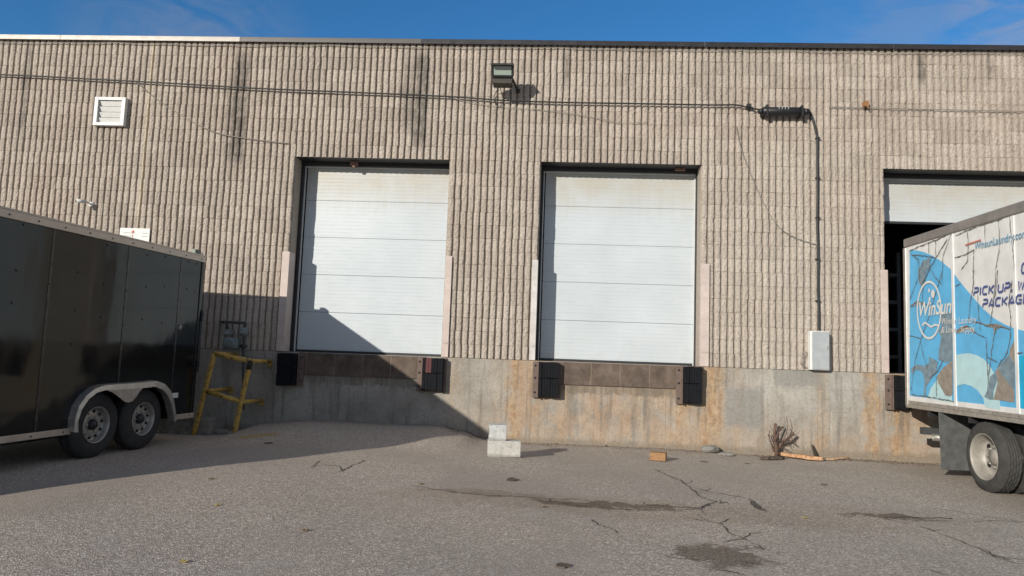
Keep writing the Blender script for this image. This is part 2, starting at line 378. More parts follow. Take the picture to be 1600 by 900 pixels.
# ------------------------------------------------------------------ materials
def stn(px0, px1, py0, py1, s):
    a, b = W(px0, py0), W(px1, py1); return ((a.x+b.x)/2, abs(b.x-a.x)/2, b.z, a.z, s)
STAINS = [stn(367, 379, 84, 255, .7), stn(631, 644, 90, 205, .4), stn(650, 667, 84, 225, .72), stn(880, 890, 85, 132, .6), stn(1433, 1445, 82, 132, .75), stn(1541, 1551, 80, 120, .5), stn(355, 366, 120, 250, .3), (-8.4, .05, 3.4, 4.8, .5)]
p1 = G(1115, 867); p2 = G(945, 790); p3 = G(1395, 808); p4 = G(1100, 800); p5 = G(800, 770); p6 = G(430, 680); p7 = G(1300, 800); p8 = G(700, 800)
DK = (.36, .325, .295)
PATCHES = [(p8.x, p8.y, 2.6, 1.0, .1, .25, (1.08, 1.05, 1.0)),
           (p4.x-.5, p4.y, 2.4, .42, -.02, .5, (.84, .78, .70)), (p7.x+.2, p7.y, 1.1, .3, 0, .4, (.88, .82, .74)),
           (p1.x, p1.y-.02, .34, .30, .1, .85, (.42, .38, .34)), (p2.x, p2.y, .75, .12, -.03, .8, DK), (p3.x, p3.y, .5, .10, 0, .8, DK),
           (p6.x-.25, p6.y, .28, .16, .2, .7, (.95, .80, .36)), (p5.x, p5.y-.1, .9, .12, -.1, .4, (.6, .56, .5))]
M_BLOCK = m_block(); M_CONC = m_concrete(); M_ASPH = m_asphalt(); M_DOOR = m_door(); M_TRAIL = m_trailer(); M_SILL = m_sill()
M_DARK = simple('dark_paint', (.02, .02, .022), .5)
M_RUBBER = simple('black_rubber', (.008, .009, .012), .85, spec=.2, bump=.5, bsc=50, var=.4)
M_TYRE = simple('tyre_rubber', (.030, .030, .031), .85, var=.35, bump=.3, bsc=90)
M_TYREG = simple('dusty_tyre_rubber', (.045, .044, .042), .9, var=.35, bump=.3, bsc=90)
M_SEAL = simple('dark_weather_seal', (.022, .023, .026), .6)
M_TRIM = simple('white_aluminium_trim', (.62, .63, .63), .4, var=.1)
M_ALU = simple('dull_aluminium', (.50, .48, .45), .42, .75, var=.2, sc=14)
M_PINK = simple('faded_pink_white_paint', (.50, .42, .385), .65, var=.14, sc=6)
M_GREYP = simple('faded_grey_paint', (.53, .50, .49), .7, var=.2, sc=6)
g = N('chipped_yellow_paint'); v_ = g.obj(); n_ = g.noise(v_, 9, 6, .7)
g.out(g.mix(g.ramp(g.noise(v_, 22, 6, .7), [(.54, 0), (.6, .9)]), g.ramp(n_, [(.3, (.40, .245, .05)), (.7, (.56, .37, .09))]), (.12, .07, .04)), .6); M_YEL = g.mt
M_BLACKP = simple('black_plastic', (.012, .013, .016), .45)
M_CABLE = simple('black_cable_sheath', (.02, .022, .022), .6)
M_WIRE = simple('pale_grey_wire', (.22, .205, .18), .7)
M_COPL = simple('glare_pale_coping', (.31, .285, .26), .5, .2, var=.1)  # sky and sun glare on the glossy metal put into this paler colour
M_COPM = simple('glare_mid_coping', (.075, .068, .064), .5, .1, var=.2)  # middle tone of the glare painted along the coping
M_COPD = simple('charcoal_metal_coping', (.04, .038, .04), .35, .3, var=.2)
M_DGREY = simple('door_seam_grey', (.12, .12, .12), .7)
M_WHITE = simple('white_paint', (.62, .62, .60), .5, var=.08)
M_TRUCK = simple('white_truck_panel', (.66, .66, .65), .4, var=.1, sc=5)
M_TGREY = simple('grey_truck_rail', (.20, .185, .175), .55, var=.2)
M_BLUE = simple('sky_blue_vinyl', (.10, .40, .68), .45, var=.12, sc=5)
M_CYAN = simple('deep_cyan_vinyl', (.0, .36, .60), .45, var=.1, sc=5)
M_PALE = simple('pale_aqua_vinyl', (.42, .62, .66), .5, var=.1, sc=6)
M_PEELB = simple('peeled_blue_grey_backing', (.17, .235, .28), .75, var=.3, sc=12)
M_PEELC = simple('peeled_brown_backing', (.25, .22, .185), .8, var=.25, sc=12)
M_CRACK = simple('dark_crack_grime', (.115, .11, .105), .9, var=.4, sc=30)
M_NAVY = simple('navy_lettering', (.05, .075, .25), .5, var=.1)
M_LBLUE = simple('weathered_blue_lettering', (.10, .27, .42), .6, var=.35, sc=30)
M_RED = simple('faded_red_lettering', (.55, .20, .14), .6)
def m_cmu(name, col):
    g = N(name); v = g.obj(); f = g.noise(v, 75, 5, .75); l = g.noise(v, 11, 5, .65)
    c = g.ramp(l, [(.3, tuple(q*.78 for q in col)), (.7, tuple(q*1.1 for q in col))])
    c = g.mix(g.ramp(f, [(.36, .8), (.47, 0)]), c, tuple(q*.38 for q in col))
    z_ = g.sep(v)[2]; c = g.mix(g.m('MULTIPLY', g.band(g.m('ADD', z_, g.m('MULTIPLY_ADD', l, .06, -.03)), -1, .03, .03), .5), c, (.2, .18, .155))
    g.out(c, .95, 0, .15); g.bump(f, .9, .008); return g.mt
M_CEM = m_cmu('concrete_masonry', (.56, .57, .565)); M_CEM2 = m_cmu('dusty_concrete_masonry', (.55, .535, .50))
M_STONE = simple('grey_rubble', (.20, .19, .175), .95, var=.4, sc=18, bump=.6)
M_BARK = simple('dead_bark', (.115, .072, .055), .95, var=.5, sc=25, bump=.7)
M_WOODR = m_wood('split_reddish_wood', (.30, .14, .07), (.60, .40, .24)); M_WOODP = m_wood('pale_splintered_wood', (.45, .29, .18), (.62, .45, .30)); M_WOODD = m_wood('dark_weathered_wood', (.08, .06, .05), (.16, .125, .10)); M_WOODB = m_wood('brown_timber', (.24, .135, .07), (.36, .215, .11))
M_TAR = simple('asphalt_crack_filler', (.085, .073, .062), .95, var=.5, sc=20)
M_METER = simple('grey_green_meter_paint', (.16, .20, .21), .5, var=.15)
M_PIPE = simple('dark_pipe', (.05, .055, .06), .55, .3)
M_BOX = simple('brushed_grey_cabinet', (.40, .415, .43), .45, .25, var=.1)
M_BOXS = simple('sunlit_cabinet_side', (.72, .72, .70), .5, var=.06)  # lit side of the cabinet painted brighter than its front
M_RIMT = simple('dusty_cream_wheel_paint', (.30, .28, .25), .5, .1, var=.25)
M_STEEL = simple('silver_wheel_paint', (.36, .34, .315), .4, .5, var=.12)
M_BRONZE = simple('dark_bronze_housing', (.055, .05, .04), .5, .2)
M_RUST = simple('rusty_steel', (.20, .115, .085), .85, var=.4, sc=20)
M_BRACK = simple('dusty_brown_bracket', (.15, .108, .092), .8, .1, var=.25, sc=14)
g = N('lamp_glass'); g.out((.35, .42, .38), .12, 0, .8); M_GLASS = g.mt
M_LEAF = simple('yellow_fallen_leaf', (.36, .27, .09), .8); M_LEAFB = simple('brown_fallen_leaf', (.16, .10, .05), .85)
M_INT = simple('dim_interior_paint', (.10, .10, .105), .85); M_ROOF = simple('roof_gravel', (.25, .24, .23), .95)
M_TRIMB = simple('beige_anodised_rail', (.50, .43, .36), .38, .35, var=.12, sc=10)

# ------------------------------------------------------------------ ground
def axis(lo, hi, step, far):
    a = []; q = lo
    while q < hi+1e-6: a.append(q); q += step
    pre = []; d = step; q = lo
    while q > -far: d *= 1.45; q -= d; pre.append(q)
    post = []; d = step; q = a[-1]
    while q < far: d *= 1.45; q += d; post.append(q)
    return pre[::-1]+a+post
gx = axis(-10, 10, .1, 500); gy = axis(-11, .3, .1, 500)
mb = MB(); nx = len(gx)
mb.v = [Vector((x, y, zg(x, min(y, 0)) if y < 1 else -1.3)) for y in gy for x in gx]
mb.f = [(j*nx+i, j*nx+i+1, (j+1)*nx+i+1, (j+1)*nx+i) for j in range(len(gy)-1) for i in range(nx-1)]
mb.mi = [0]*len(mb.f); mb.sm = [True]*len(mb.f)
ground = mb.build('ground', M_ASPH, fix=False); ground['kind'] = 'structure'; ground['label'] = 'worn grey asphalt yard with cracks and dark stains'
rc = random.Random(3)
def crack(pts, w, name='crack'):
    # refine an outline traced on the ground into a jagged, varying ribbon
    P = [G(*q) for q in pts]; out = []; ws = []
    for a, b in zip(P, P[1:]):
        n = max(2, int((b-a).length/.05)); d = (b-a).normalized(); sd = Vector((-d.y, d.x, 0))
        for i in range(n):
            q = a+(b-a)*(i/n)+sd*rc.uniform(-.016, .016); out.append(q); ws.append(.8*w*rc.uniform(.35, 1.5))
    out.append(P[-1]); ws.append(w*.2); ws[0] = w*.2
    for q in out: q.z = zg(q.x, q.y)+.004
    m = MB(); m.strip(out, ws, (0, 0, 1))
    for q in out[3:-3:7]:                                # hairline side branches
        if rc.random() < .45:
            a = rc.uniform(0, 6.28); br_ = [q+Vector((0, 0, .001))]
            for _ in range(rc.randint(3, 7)):
                a += rc.uniform(-.7, .7); e = br_[-1]+Vector((math.cos(a)*.05, math.sin(a)*.05, 0)); e.z = zg(e.x, e.y)+.005; br_.append(e)
            m.strip(br_, [w*.4*(1-i/len(br_))+.0008 for i in range(len(br_))], (0, 0, 1))
    o = m.build(name, M_TAR, ground, fix=False); return o
for pts, w in [
    ([(1023, 733), (1040, 742), (1062, 750), (1085, 768), (1090, 775), (1109, 782), (1120, 783)], .009),
    ([(1085, 763), (1110, 769), (1140, 774), (1170, 779), (1182, 787), (1198, 800)], .010),
    ([(1176, 783), (1183, 794), (1198, 799)], .024),
    ([(1120, 783), (1105, 789), (1090, 794), (1040, 791), (985, 788)], .009),
    ([(1140, 785), (1110, 788), (1095, 796), (1060, 797)], .008),
    ([(872, 786), (930, 793), (985, 797), (1040, 797)], .011),
    ([(700, 769), (760, 774), (820, 777), (872, 781), (905, 780)], .008),
    ([(922, 812), (935, 820), (955, 826), (965, 834)], .008),
    ([(1078, 810), (1100, 815), (1125, 819), (1135, 829), (1150, 838), (1165, 842), (1185, 853), (1195, 860)], .008),
    ([(1125, 819), (1135, 812), (1142, 812)], .007), ([(1165, 842), (1172, 834), (1190, 832)], .006),
    ([(1135, 848), (1140, 845), (1165, 843)], .008), ([(1150, 877), (1175, 880), (1200, 886)], .008), ([(1035, 868), (1055, 873), (1095, 875)], .007),
    ([(1120, 890), (1150, 896), (1165, 899)], .012),
    ([(1440, 793), (1495, 799), (1530, 805), (1560, 811), (1600, 815)], .006),
    ([(1520, 816), (1550, 814), (1570, 815), (1600, 816)], .006),
    ([(1380, 809), (1420, 808), (1465, 810), (1490, 810)], .014),
    ([(1435, 822), (1465, 832), (1500, 846), (1535, 860), (1560, 872), (1600, 884)], .008),
    ([(1535, 858), (1550, 866), (1568, 872), (1580, 876)], .012),
    ([(690, 667), (715, 670), (735, 678), (757, 688)], .016), ([(700, 672), (725, 679), (750, 690)], .012), ([(725, 678), (745, 685)], .010),
    ([(486, 732), (495, 724), (502, 720)], .008), ([(530, 738), (550, 728), (572, 719)], .008),
    ([(640, 757), (670, 764), (720, 770), (760, 771)], .006), ([(505, 727), (530, 729), (538, 739)], .006),
    ([(1440, 891), (1460, 894), (1480, 899)], .006), ([(400, 660), (380, 668), (350, 675), (320, 680), (290, 677)], .016)]:
    crack(pts, w)

# ------------------------------------------------------------------ building
PITCH, COURSE, TOPZ = .1016, .2032, 4.93
X0, X1 = -132*PITCH, 110*PITCH
OPEN = [(-38*PITCH, -14*PITCH), (0, 24*PITCH), (5.13, 5.13+24*PITCH)]
HEAD = 15*COURSE+.012
bld = empty('warehouse_building', (0, 0, -1.25), 'ribbed beige block warehouse with loading dock doors above a stained concrete base', 'building')
mb = MB(); tones = []
rnd = random.Random(11)
offs = {}
for c in range(25):
    z0 = c*COURSE; z1 = min(z0+COURSE, TOPZ)
    for k in range(-132, 110):
        xa, xb = k*PITCH, (k+1)*PITCH
        if z0 < HEAD-.05:
            hit = False
            for a, b in OPEN:
                if xa+.02 >= a and xb-.02 <= b: hit = True
                if xa < a-.02 < xb: xb = min(xb, a)
                if xa < b < xb-.02 and xb > b: xa = max(xa, b)
            if hit or xb-xa < .04: continue
        blk = (c, (k+(2 if c % 2 else 0))//4)
        if blk not in offs: offs[blk] = (rnd.uniform(-.004, .004), rnd.uniform(-.003, .003), rnd.uniform(.1, .9))
        ox, oy, tn = offs[blk]
        w = rnd.uniform(.066, .071); gx0 = xa+(xb-xa-min(w, xb-xa-.006))/2+ox+rnd.uniform(-.002, .002); gx1 = gx0+min(w, xb-xa-.006)
        sh = rnd.uniform(-.002, .002); g1, g2 = z0+.0016, z1-.0016
        nxr, nzr = 4, 5; vs = []
        for j in range(nzr):
            tz = j/(nzr-1)
            for i in range(nxr):
                tx = i/(nxr-1); e = (.0055 if i in (0, nxr-1) else 0)+(.0014 if j in (0, nzr-1) else 0)
                vs.append((gx0+(gx1-gx0)*tx+sh*(tz-.5)+rnd.uniform(-.0018, .0018), oy+e+rnd.uniform(-.0035, .0035), g1+(g2-g1)*tz))
        fs = [(j*nxr+i, j*nxr+i+1, (j+1)*nxr+i+1, (j+1)*nxr+i) for j in range(nzr-1) for i in range(nxr-1)]
        ring = [i for i in range(nxr)]+[j*nxr+nxr-1 for j in range(1, nzr)]+[(nzr-1)*nxr+i for i in range(nxr-2, -1, -1)]+[j*nxr for j in range(nzr-2, 0, -1)]
        nb = len(vs); gm_ = (gx0+gx1)/2; vs += [(vs[i][0]+(.0085 if vs[i][0] > gm_+.02 else -.0085 if vs[i][0] < gm_-.02 else 0), .045, vs[i][2]) for i in ring]; n = len(ring)
        fs += [(ring[(i+1) % n], ring[i], nb+i, nb+(i+1) % n) for i in range(n)]
        mb.add(vs, fs, False); t = min(1, max(0, tn+rnd.uniform(-.14, .14))); tones += [t]*len(fs)
# body of the wall behind the ribs, cut round the openings
n0 = len(mb.f)
xs = [X0]+[q for o in OPEN for q in o]+[X1]
for i in range(0, len(xs), 2): mb.box(xs[i], xs[i+1], .044, .31, 0, HEAD)
mb.box(X0, X1, .044, .29, HEAD+.0005, TOPZ)
tones += [.12]*(len(mb.f)-n0)  # groove backs toned dark to strengthen the shadow lines between ribs
wall = mb.build('block_wall', M_BLOCK, bld, fix=False)
at = wall.data.attributes.new('tone', 'FLOAT', 'FACE'); at.data.foreach_set('value', tones)
# foundation: broken top edge, slightly proud of the ribs
mb = MB(); q = X0
mb.box(X0, X1, -.014, .33, -1.6, -.004); mb.build('foundation_wall', M_CONC, bld)
mb = MB(); mb.box(X0, X1, .335, 14, -.3, 0); mb.build('dock_floor', simple('dock_slab', (.2, .195, .19), .8), bld)
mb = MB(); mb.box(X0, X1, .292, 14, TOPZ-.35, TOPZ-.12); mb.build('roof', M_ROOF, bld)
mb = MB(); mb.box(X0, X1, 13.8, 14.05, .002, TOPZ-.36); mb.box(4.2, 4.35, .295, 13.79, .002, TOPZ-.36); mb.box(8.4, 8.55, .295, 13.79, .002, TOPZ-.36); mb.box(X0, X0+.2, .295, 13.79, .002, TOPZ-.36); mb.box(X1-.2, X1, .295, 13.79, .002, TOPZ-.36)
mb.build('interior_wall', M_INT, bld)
# shelving just visible through the open door
mb = MB()
for z in (.25, .75, 1.25, 1.75): mb.box(4.7, 6.6, 2.6, 3.2, z, z+.06)
for x in (4.7, 5.6, 6.55): mb.box(x, x+.06, 2.59, 2.66, .002, 2.2)
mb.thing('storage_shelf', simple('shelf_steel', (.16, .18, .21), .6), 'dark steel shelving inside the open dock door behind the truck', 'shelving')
# coping sections
def coping(pa, pb, m):
    xa, xb = (X0-.1 if pa is None else W(pa, 66).x), (X1+.1 if pb is None else W(pb, 70).x)
    q = MB(); q.box(xa, xb-.006, -.045, .34, TOPZ-.012, TOPZ+.042); q.box(xa, xb-.006, -.052, -.0455, TOPZ-.04, TOPZ+.02)
    q.build('parapet_coping', m, bld, bevel=.006)
for a, b, m in ((None, 97, M_COPL), (97, 377, M_COPL), (377, 660, M_COPM), (660, 1100, M_COPD), (1100, 1393, M_COPD), (1393, None, M_COPD)): coping(a, b, m)
# doors
def door(a, b, z0, kind):
    yd = .395; zt = 3.0
    pans = []; n = 5; h = (3.03-.02)/n
    z = z0
    while z < zt+z0-.02 and z < 2.98:
        z2 = min(z+h-.004, 2.985)
        pq = MB(); pq.box(a+.075, b-.022, yd, yd+.045, z, z2); pans.append(pq); z += h
    lf = MB(); lf.box(a+.08, b-.026, yd+.012, yd+.04, z0+.01, 2.98)
    d = lf.build('overhead_door', M_DGREY, bld)
    for pq in pans: pq.build('door_panel', M_DOOR, d, bevel=.003)
    d['label'] = 'white sectional overhead door '+kind
    s = MB(); s.box(a+.07, b-.02, yd-.012, yd+.05, z0-.036, z0-.001); s.build('bottom_seal', M_SEAL, d)
    fr = MB(); fr.box(a+.002, a+.04, .295, .46, .001, HEAD-.004); fr.box(b-.014, b-.002, .295, .46, .001, HEAD-.004); fr.box(a+.041, b-.015, .295, .46, 2.995, HEAD-.004)
    fr.build('weather_seal', M_SEAL, d)
    tr = MB(); tr.box(a+.041, a+.058, .36, .388, .003, 2.994); tr.box(b-.030, b-.016, .36, .388, .003, 2.994); tr.box(a+.041, b-.016, .357, .384, 2.972, 2.993); tr.build('door_frame', M_TRIM, d)
    return d
d1 = door(*OPEN[0], .036, 'closed, with the slanting trailer shadow across its foot')
d2 = door(*OPEN[1], .036, 'closed, in full sun')
d3 = door(*OPEN[2], 2.33, 'rolled most of the way up')
hw = MB(); q = W(553, 252, .2); hw.box(q.x-.06, q.x+.06, .19, .25, HEAD-.07, HEAD-.001); hw.box(q.x-.02, q.x+.02, .2, .24, HEAD-.11, HEAD-.07); hw.build('door_hook', M_RUST, d1)
hw = MB(); q = W(1063, 259, .2); hw.box(q.x-.08, q.x+.08, .19, .25, HEAD-.05, HEAD-.001); hw.build('door_hook', M_RUST, d2)
for a, b in OPEN:
    q = MB(); q.box(a, b, .02, .288, HEAD-.012, HEAD-.001); q.build('steel_lintel', M_DARK, bld)
for a, b in OPEN:
    q = MB(); q.box(a+.28, b-.2, -.045, .30, -.34, -.008); q.build('sill_plate', M_SILL, bld, bevel=.006)

# ------------------------------------------------------------------ door guards
def guard(px0, px1, ptop, mat, side, label, z0=.003):
    a = W(px0, ptop, -.02); b = W(px1, ptop, -.02); q = MB(); zt = a.z; xa, xb = a.x, b.x
    q.box(xa, xb, -.034, -.02, z0, zt)
    if side > 0: q.box(xb-.012, xb, -.0195, .20, z0, zt-.001)
    else: q.box(xa, xa+.012, -.0195, .20, z0, zt-.001)
    q.box(xa+.02, xb-.02, -.042, -.0345, z0+.2, z0+.23)
    return q.thing('door_guard', mat, label, 'door guard', 'steel corner guards beside the dock doors', bevel=.003)
guard(441.8, 453.4, 393, M_PINK, 1, 'pinkish white steel corner guard left of the door with the slanting shadow')
guard(697, 707, 400, M_PINK, -1, 'pinkish white steel corner guard right of the door with the slanting shadow')
guard(832, 841, 406, M_GREYP, 1, 'greyish scuffed steel corner guard, left edge of the fully sunlit door')
guard(1095.8, 1108.6, 412, M_PINK, -1, 'clean pinkish steel corner guard, right edge of the fully sunlit door')
guard(1375.2, 1386.6, 421.5, M_PINK, 1, 'chipped pinkish corner guard beside the open door and the white truck')

# ------------------------------------------------------------------ dock bumpers
def bumper(pl, pt, pr, pb, br, label, red=False, gone=None):
    # br = -1 bracket plate on the left of the rubber, +1 on the right
    y0 = -.16; a = W(pl, pt, y0); b = W(pr, pb, y0); xa, xb, zt, zb = a.x, b.x, a.z, b.z
    t = empty('dock_bumper', ((xa+xb)/2, -.015, zb), label, 'dock bumper', 'laminated rubber dock bumpers')
    n = 7; zm = zt-(zt-zb)*.46
    r1 = MB(); r2 = MB()
    for i in range(n):
        u0 = xa+(xb-xa)*i/n; u1 = xa+(xb-xa)*(i+1)/n-.0018
        dy = random.uniform(-.012, .008)
        r1.box(u0, u1, y0+dy, -.05, zm+.004, zt+random.uniform(-.012, .0)); r2.box(u0, u1, y0+dy+.01+random.uniform(-.006, .006), -.05, zb+random.uniform(0, .02), zm-.004)
    if red:
        for rr in (r1,):
            for fi in range(6*1, 6*3): rr.mi[fi] = 1
    M_RD = simple('faded_red_rubber', (.11, .035, .04), .85)
    r1.build('rubber_pad', [M_RUBBER, M_RD], t, bevel=.004); r2.build('rubber_pad', M_RUBBER, t, bevel=.004)
    p = MB(); p.box(xa-.03, xb+.03, -.0485, -.0145, zb-.012, zt+.001)
    if br < 0: e0, e1 = xa-.095, xa-.008
    else: e0, e1 = xb+.008, xb+.08
    p.box(e0, e1, -.075, -.046, zb-.012, zt-.004); p.box(e1-.012 if br < 0 else e0, e1 if br < 0 else e0+.012, y0+.03, -.0755, zb-.011, zt-.005)
    pl_ = p.build('mounting_bracket', M_BRACK, t, bevel=.003)
    for zz in (zt-.06, zm, zb+.07):
        q = MB(); xc = (e0+e1)/2-.012*(-1 if br > 0 else 1); q.lathe([(0, .016), (.012, .016), (.012, 0)], (xc, -.0755, zz), (0, -1, 0), 6); q.build('bolt', M_DARK, pl_)
    return t
bumper(433.5, 551, 461, 603, 1, 'black dock bumper in shadow, nearest the yellow guard rail')
bumper(661, 558.5, 690.5, 612, -1, 'black dock bumper with red strips, at the lit corner of the left door', True)
bumper(843, 565, 872.5, 622, -1, 'black laminated dock bumper with brown side bracket, under the sunlit door, nearer the concrete blocks')
bumper(1069, 572, 1097, 632, -1, 'black dock bumper with brown side bracket, under the sunlit door, nearer the utility cabinet')
bumper(1399, 586, 1426, 641, -1, 'dock bumper partly hidden behind the rear of the white truck')

# ------------------------------------------------------------------ wall fittings
def at_wall(pts, Y): return [W(x, y, Y) for x, y in pts]
def smooth(P, n=6):
    out = []
    for i in range(len(P)-1):
        a, b, c, d = P[max(i-1, 0)], P[i], P[i+1], P[min(i+2, len(P)-1)]
        for k in range(n):
            t = k/n; out.append(.5*((2*b)+(c-a)*t+(2*a-5*b+4*c-d)*t*t+(3*b-a-3*c+d)*t**3))
    out.append(P[-1]); return out
q = MB(); P = at_wall([(-150, 112), (-40, 115), (60, 119), (150, 124), (210, 127), (300, 132), (400, 138), (520, 143), (640, 148), (720, 152), (790, 157), (880, 160), (1000, 162), (1110, 164), (1150, 164), (1172, 169), (1186, 171)], -.055)
q.tube(smooth(P), .0125, 8)
q.thing('overhead_cable', M_CABLE, 'black cable strung along the upper wall to the splice case', 'cable')
q = MB(); P = at_wall([(1263, 172), (1267, 178), (1271, 190), (1275.5, 208), (1277, 216), (1277, 250), (1277.5, 300), (1277, 350), (1278.5, 400), (1278, 450), (1279.5, 490), (1279.5, 515)], -.04)
q.tube(smooth(P), .017, 8)
for py in (216, 278, 340, 405, 470): w_ = W(1277.5, py, -.03); q.box(w_.x-.03, w_.x+.03, -.06, -.008, w_.z-.008, w_.z+.008)
q.thing('drop_cable', M_CABLE, 'black cable dropping down the wall from splice case to grey cabinet', 'cable')
# thin wires
for pts, r, lab, nm, m in [
    ([(1295, 167), (1330, 168), (1420, 170), (1500, 172), (1600, 174), (1700, 177)], .005, 'thin pale wire running right from the splice case', 'thin_wire', M_WIRE),
    ([(1150, 196), (1158, 232), (1172, 270), (1192, 315), (1215, 352), (1240, 370), (1275, 382)], .004, 'thin slack wire curving down towards the drop cable', 'thin_wire', M_WIRE),
    ([(213, 128), (232, 145), (255, 162), (290, 184), (320, 200), (352, 211), (400, 218), (450, 224)], .0045, 'thin slack pale wire hanging below the long cable near the louvre vent', 'thin_wire', M_WIRE),
    ([(700, 152), (760, 164), (850, 172), (920, 182), (970, 192), (1010, 190)], .003, 'faint sagging wire below the floodlight', 'thin_wire', M_WIRE)]:
    q = MB(); q.tube(smooth(at_wall(pts, -.03)), r*1.4, 5); q.thing(nm, m, lab, 'wire')
q = MB(); P = []; xx = -11.
while xx < 9: P.append(Vector((xx, -.032, TOPZ-.075-.018*abs(math.sin(xx*.9))+.006*math.sin(xx*7)))); xx += .25
q.tube(P, .007, 5); q.thing('eaves_wire', M_WIRE, 'grey wire clipped under the roof coping along the wall top', 'wire')
# splice case
a, b = W(1186, 174, -.11), W(1264, 174.5, -.11)
t = empty('splice_case', ((a.x+b.x)/2, -.02, a.z-.08), 'long black cable splice case bolted high on the wall', 'splice case')
d = (b-a); q = MB(); q.tube([a+d*.06, a+d*.08, a+d*.88, a+d*.9], [.05, .066, .066, .05], 14); qb = q
for e0_, e1_, r0_, r1_ in ((-.01, .06, .036, .05), (.9, .99, .045, .045)): q = MB(); q.tube([a+d*e0_, a+d*e1_], [r0_, r1_], 12); q.build('end_cap', M_BLACKP, t)
for k in (.14, .84): q = MB(); q.box((a+d*k).x-.012, (a+d*k).x+.012, -.185, -.005, a.z-.075, a.z+.085); q.build('hanger_strap', M_DARK, t)
q = qb; q.cur = 1; s0 = a+d*.47
for k, (u0, u1) in enumerate([((0, 0), (0, .04)), ((.03, .04), (.055, .04)), ((.055, .04), (.04, 0)), ((.09, 0), (.09, .04)), ((.12, .04), (.145, .04)), ((.145, .04), (.13, 0))]):
    q.beam((s0.x-.07+u0[0], -.1735, s0.z+.01+u0[1]), (s0.x-.07+u1[0], -.1735, s0.z+.01+u1[1]), .004, .009, (0, 1, 0))
q.build('case_body', [M_BLACKP, M_WHITE], t)
q = MB(); w_ = W(1170, 166, -.05); q.box(w_.x-.03, w_.x+.03, -.09, -.005, w_.z-.02, w_.z+.03); q.thing('cable_clamp', M_DARK, 'small dark clamp holding the cable just left of the splice case', 'clamp')
# cabinet
a, b = W(1268, 517, -.14), W(1296, 579, -.14)
t = empty('utility_cabinet', ((a.x+b.x)/2, -.01, b.z), 'upright grey metal utility cabinet at the foot of the drop cable', 'cabinet')
q = MB(); q.box(a.x-.012, b.x+.004, -.128, -.016, b.z, a.z); q.build('cabinet_body', M_BOXS, t, bevel=.006)
q = MB(); q.box(a.x+.006, b.x, -.145, -.1285, b.z+.01, a.z-.008); dr = q.build('cabinet_door', M_BOX, t, bevel=.004)
q = MB(); q.box(b.x-.04, b.x-.025, -.158, -.1455, b.z+.3, b.z+.36); q.build('handle', M_ALU, dr)
q = MB()
for k in range(3): q.tube(smooth([Vector((a.x-.02, -.03, b.z+.02)), Vector((a.x-.08-.02*k, -.04, b.z+.08)), Vector((a.x-.06-.01*k, -.05, b.z+.2+.03*k)), Vector((a.x-.02, -.03, b.z+.24))]), .004, 5)
q.thing('wire_coil', M_WIRE, 'small coil of loose grey wire left of the utility cabinet', 'wire')
# floodlight
t = empty('floodlight', W(786, 122, -.03), 'dark bronze floodlight on a bracket high on the wall', 'floodlight')
c = W(785, 110, -.46); nrm = Vector((0, -.86, -.5)); up = Vector((0, -.5, .86)); rt = Vector((1, 0, 0))
q = MB(); q.obox(c-nrm*.05, rt*.168, up*.094, nrm*.05); q.obox(c+up*.094+nrm*.03, rt*.174, up*.007, nrm*.05); h = q.build('housing', M_BRONZE, t, bevel=.006)
q = MB(); q.obox(c+nrm*.0035, rt*.136, up*.066, nrm*.003); q.build('lamp_glass', M_GLASS, h)
q = MB()
for (u, v_, hu, hv) in ((0, .081, .168, .015), (0, -.081, .168, .015), (.152, 0, .016, .066), (-.152, 0, .016, .066)): q.obox(c+rt*u+up*v_+nrm*.008, rt*hu, up*hv, nrm*.008)
q.build('door_frame', M_DARK, h)
lo = c-up*.135+Vector((0, .09, .0)); q = MB(); q.obox(lo, rt*.145, Vector((0, .10, 0)), Vector((0, .01, .06))); q.cur = 1
for k in range(7): q.box(lo.x-.115+k*.036, lo.x-.099+k*.036, lo.y-.1125, lo.y-.1025, lo.z+.015, lo.z+.04)
q.build('ballast_box', [M_BRONZE, M_BLACKP], t, bevel=.004)
q = MB(); q.tube([c+Vector((.12, .12, -.03)), c+Vector((.17, .25, -.1)), Vector((c.x+.22, -.0, c.z-.14))], .022, 8); q.box(c.x+.19, c.x+.25, -.03, -.004, c.z-.17, c.z-.11); q.build('bracket_arm', M_BRONZE, t)
q = MB(); s0 = W(780, 130, -.25); q.tube(smooth([s0, W(777, 140, -.08), W(772, 150, -.03), W(773, 160, -.025), W(778, 166.5, -.025), W(784, 163, -.025), W(786, 155, -.025), W(783, 143, -.03), W(781, 131, -.2)]), .006, 6); q.build('lamp_lead', M_CABLE, t)
# louvre vent
a, b = W(150, 152, -.05), W(194, 197, -.05)
t = empty('wall_vent', ((a.x+b.x)/2, -.01, b.z), 'white louvred exhaust vent on the upper left wall', 'vent')
q = MB()
for x0, x1, z0, z1 in ((a.x, a.x+.06, b.z, a.z), (b.x-.06, b.x, b.z, a.z), (a.x+.061, b.x-.061, a.z-.05, a.z), (a.x+.061, b.x-.061, b.z, b.z+.05)): q.box(x0, x1, -.075, .0, z0, z1)
q.build('vent_frame', M_WHITE, t, bevel=.004)
hh = (a.z-b.z-.1)/4
for k in range(4):
    q = MB(); z0 = b.z+.05+k*hh; q.obox(((a.x+b.x)/2, -.03, z0+hh/2), ((b.x-a.x)/2-.063, 0, 0), (0, -.014, hh*.41), (0, .003, .002)); q.build('louvre_blade', M_WHITE, t)
q = MB(); q.box(a.x+.062, b.x-.062, -.008, -.002, b.z+.051, a.z-.051); q.build('backing', M_DARK, t)
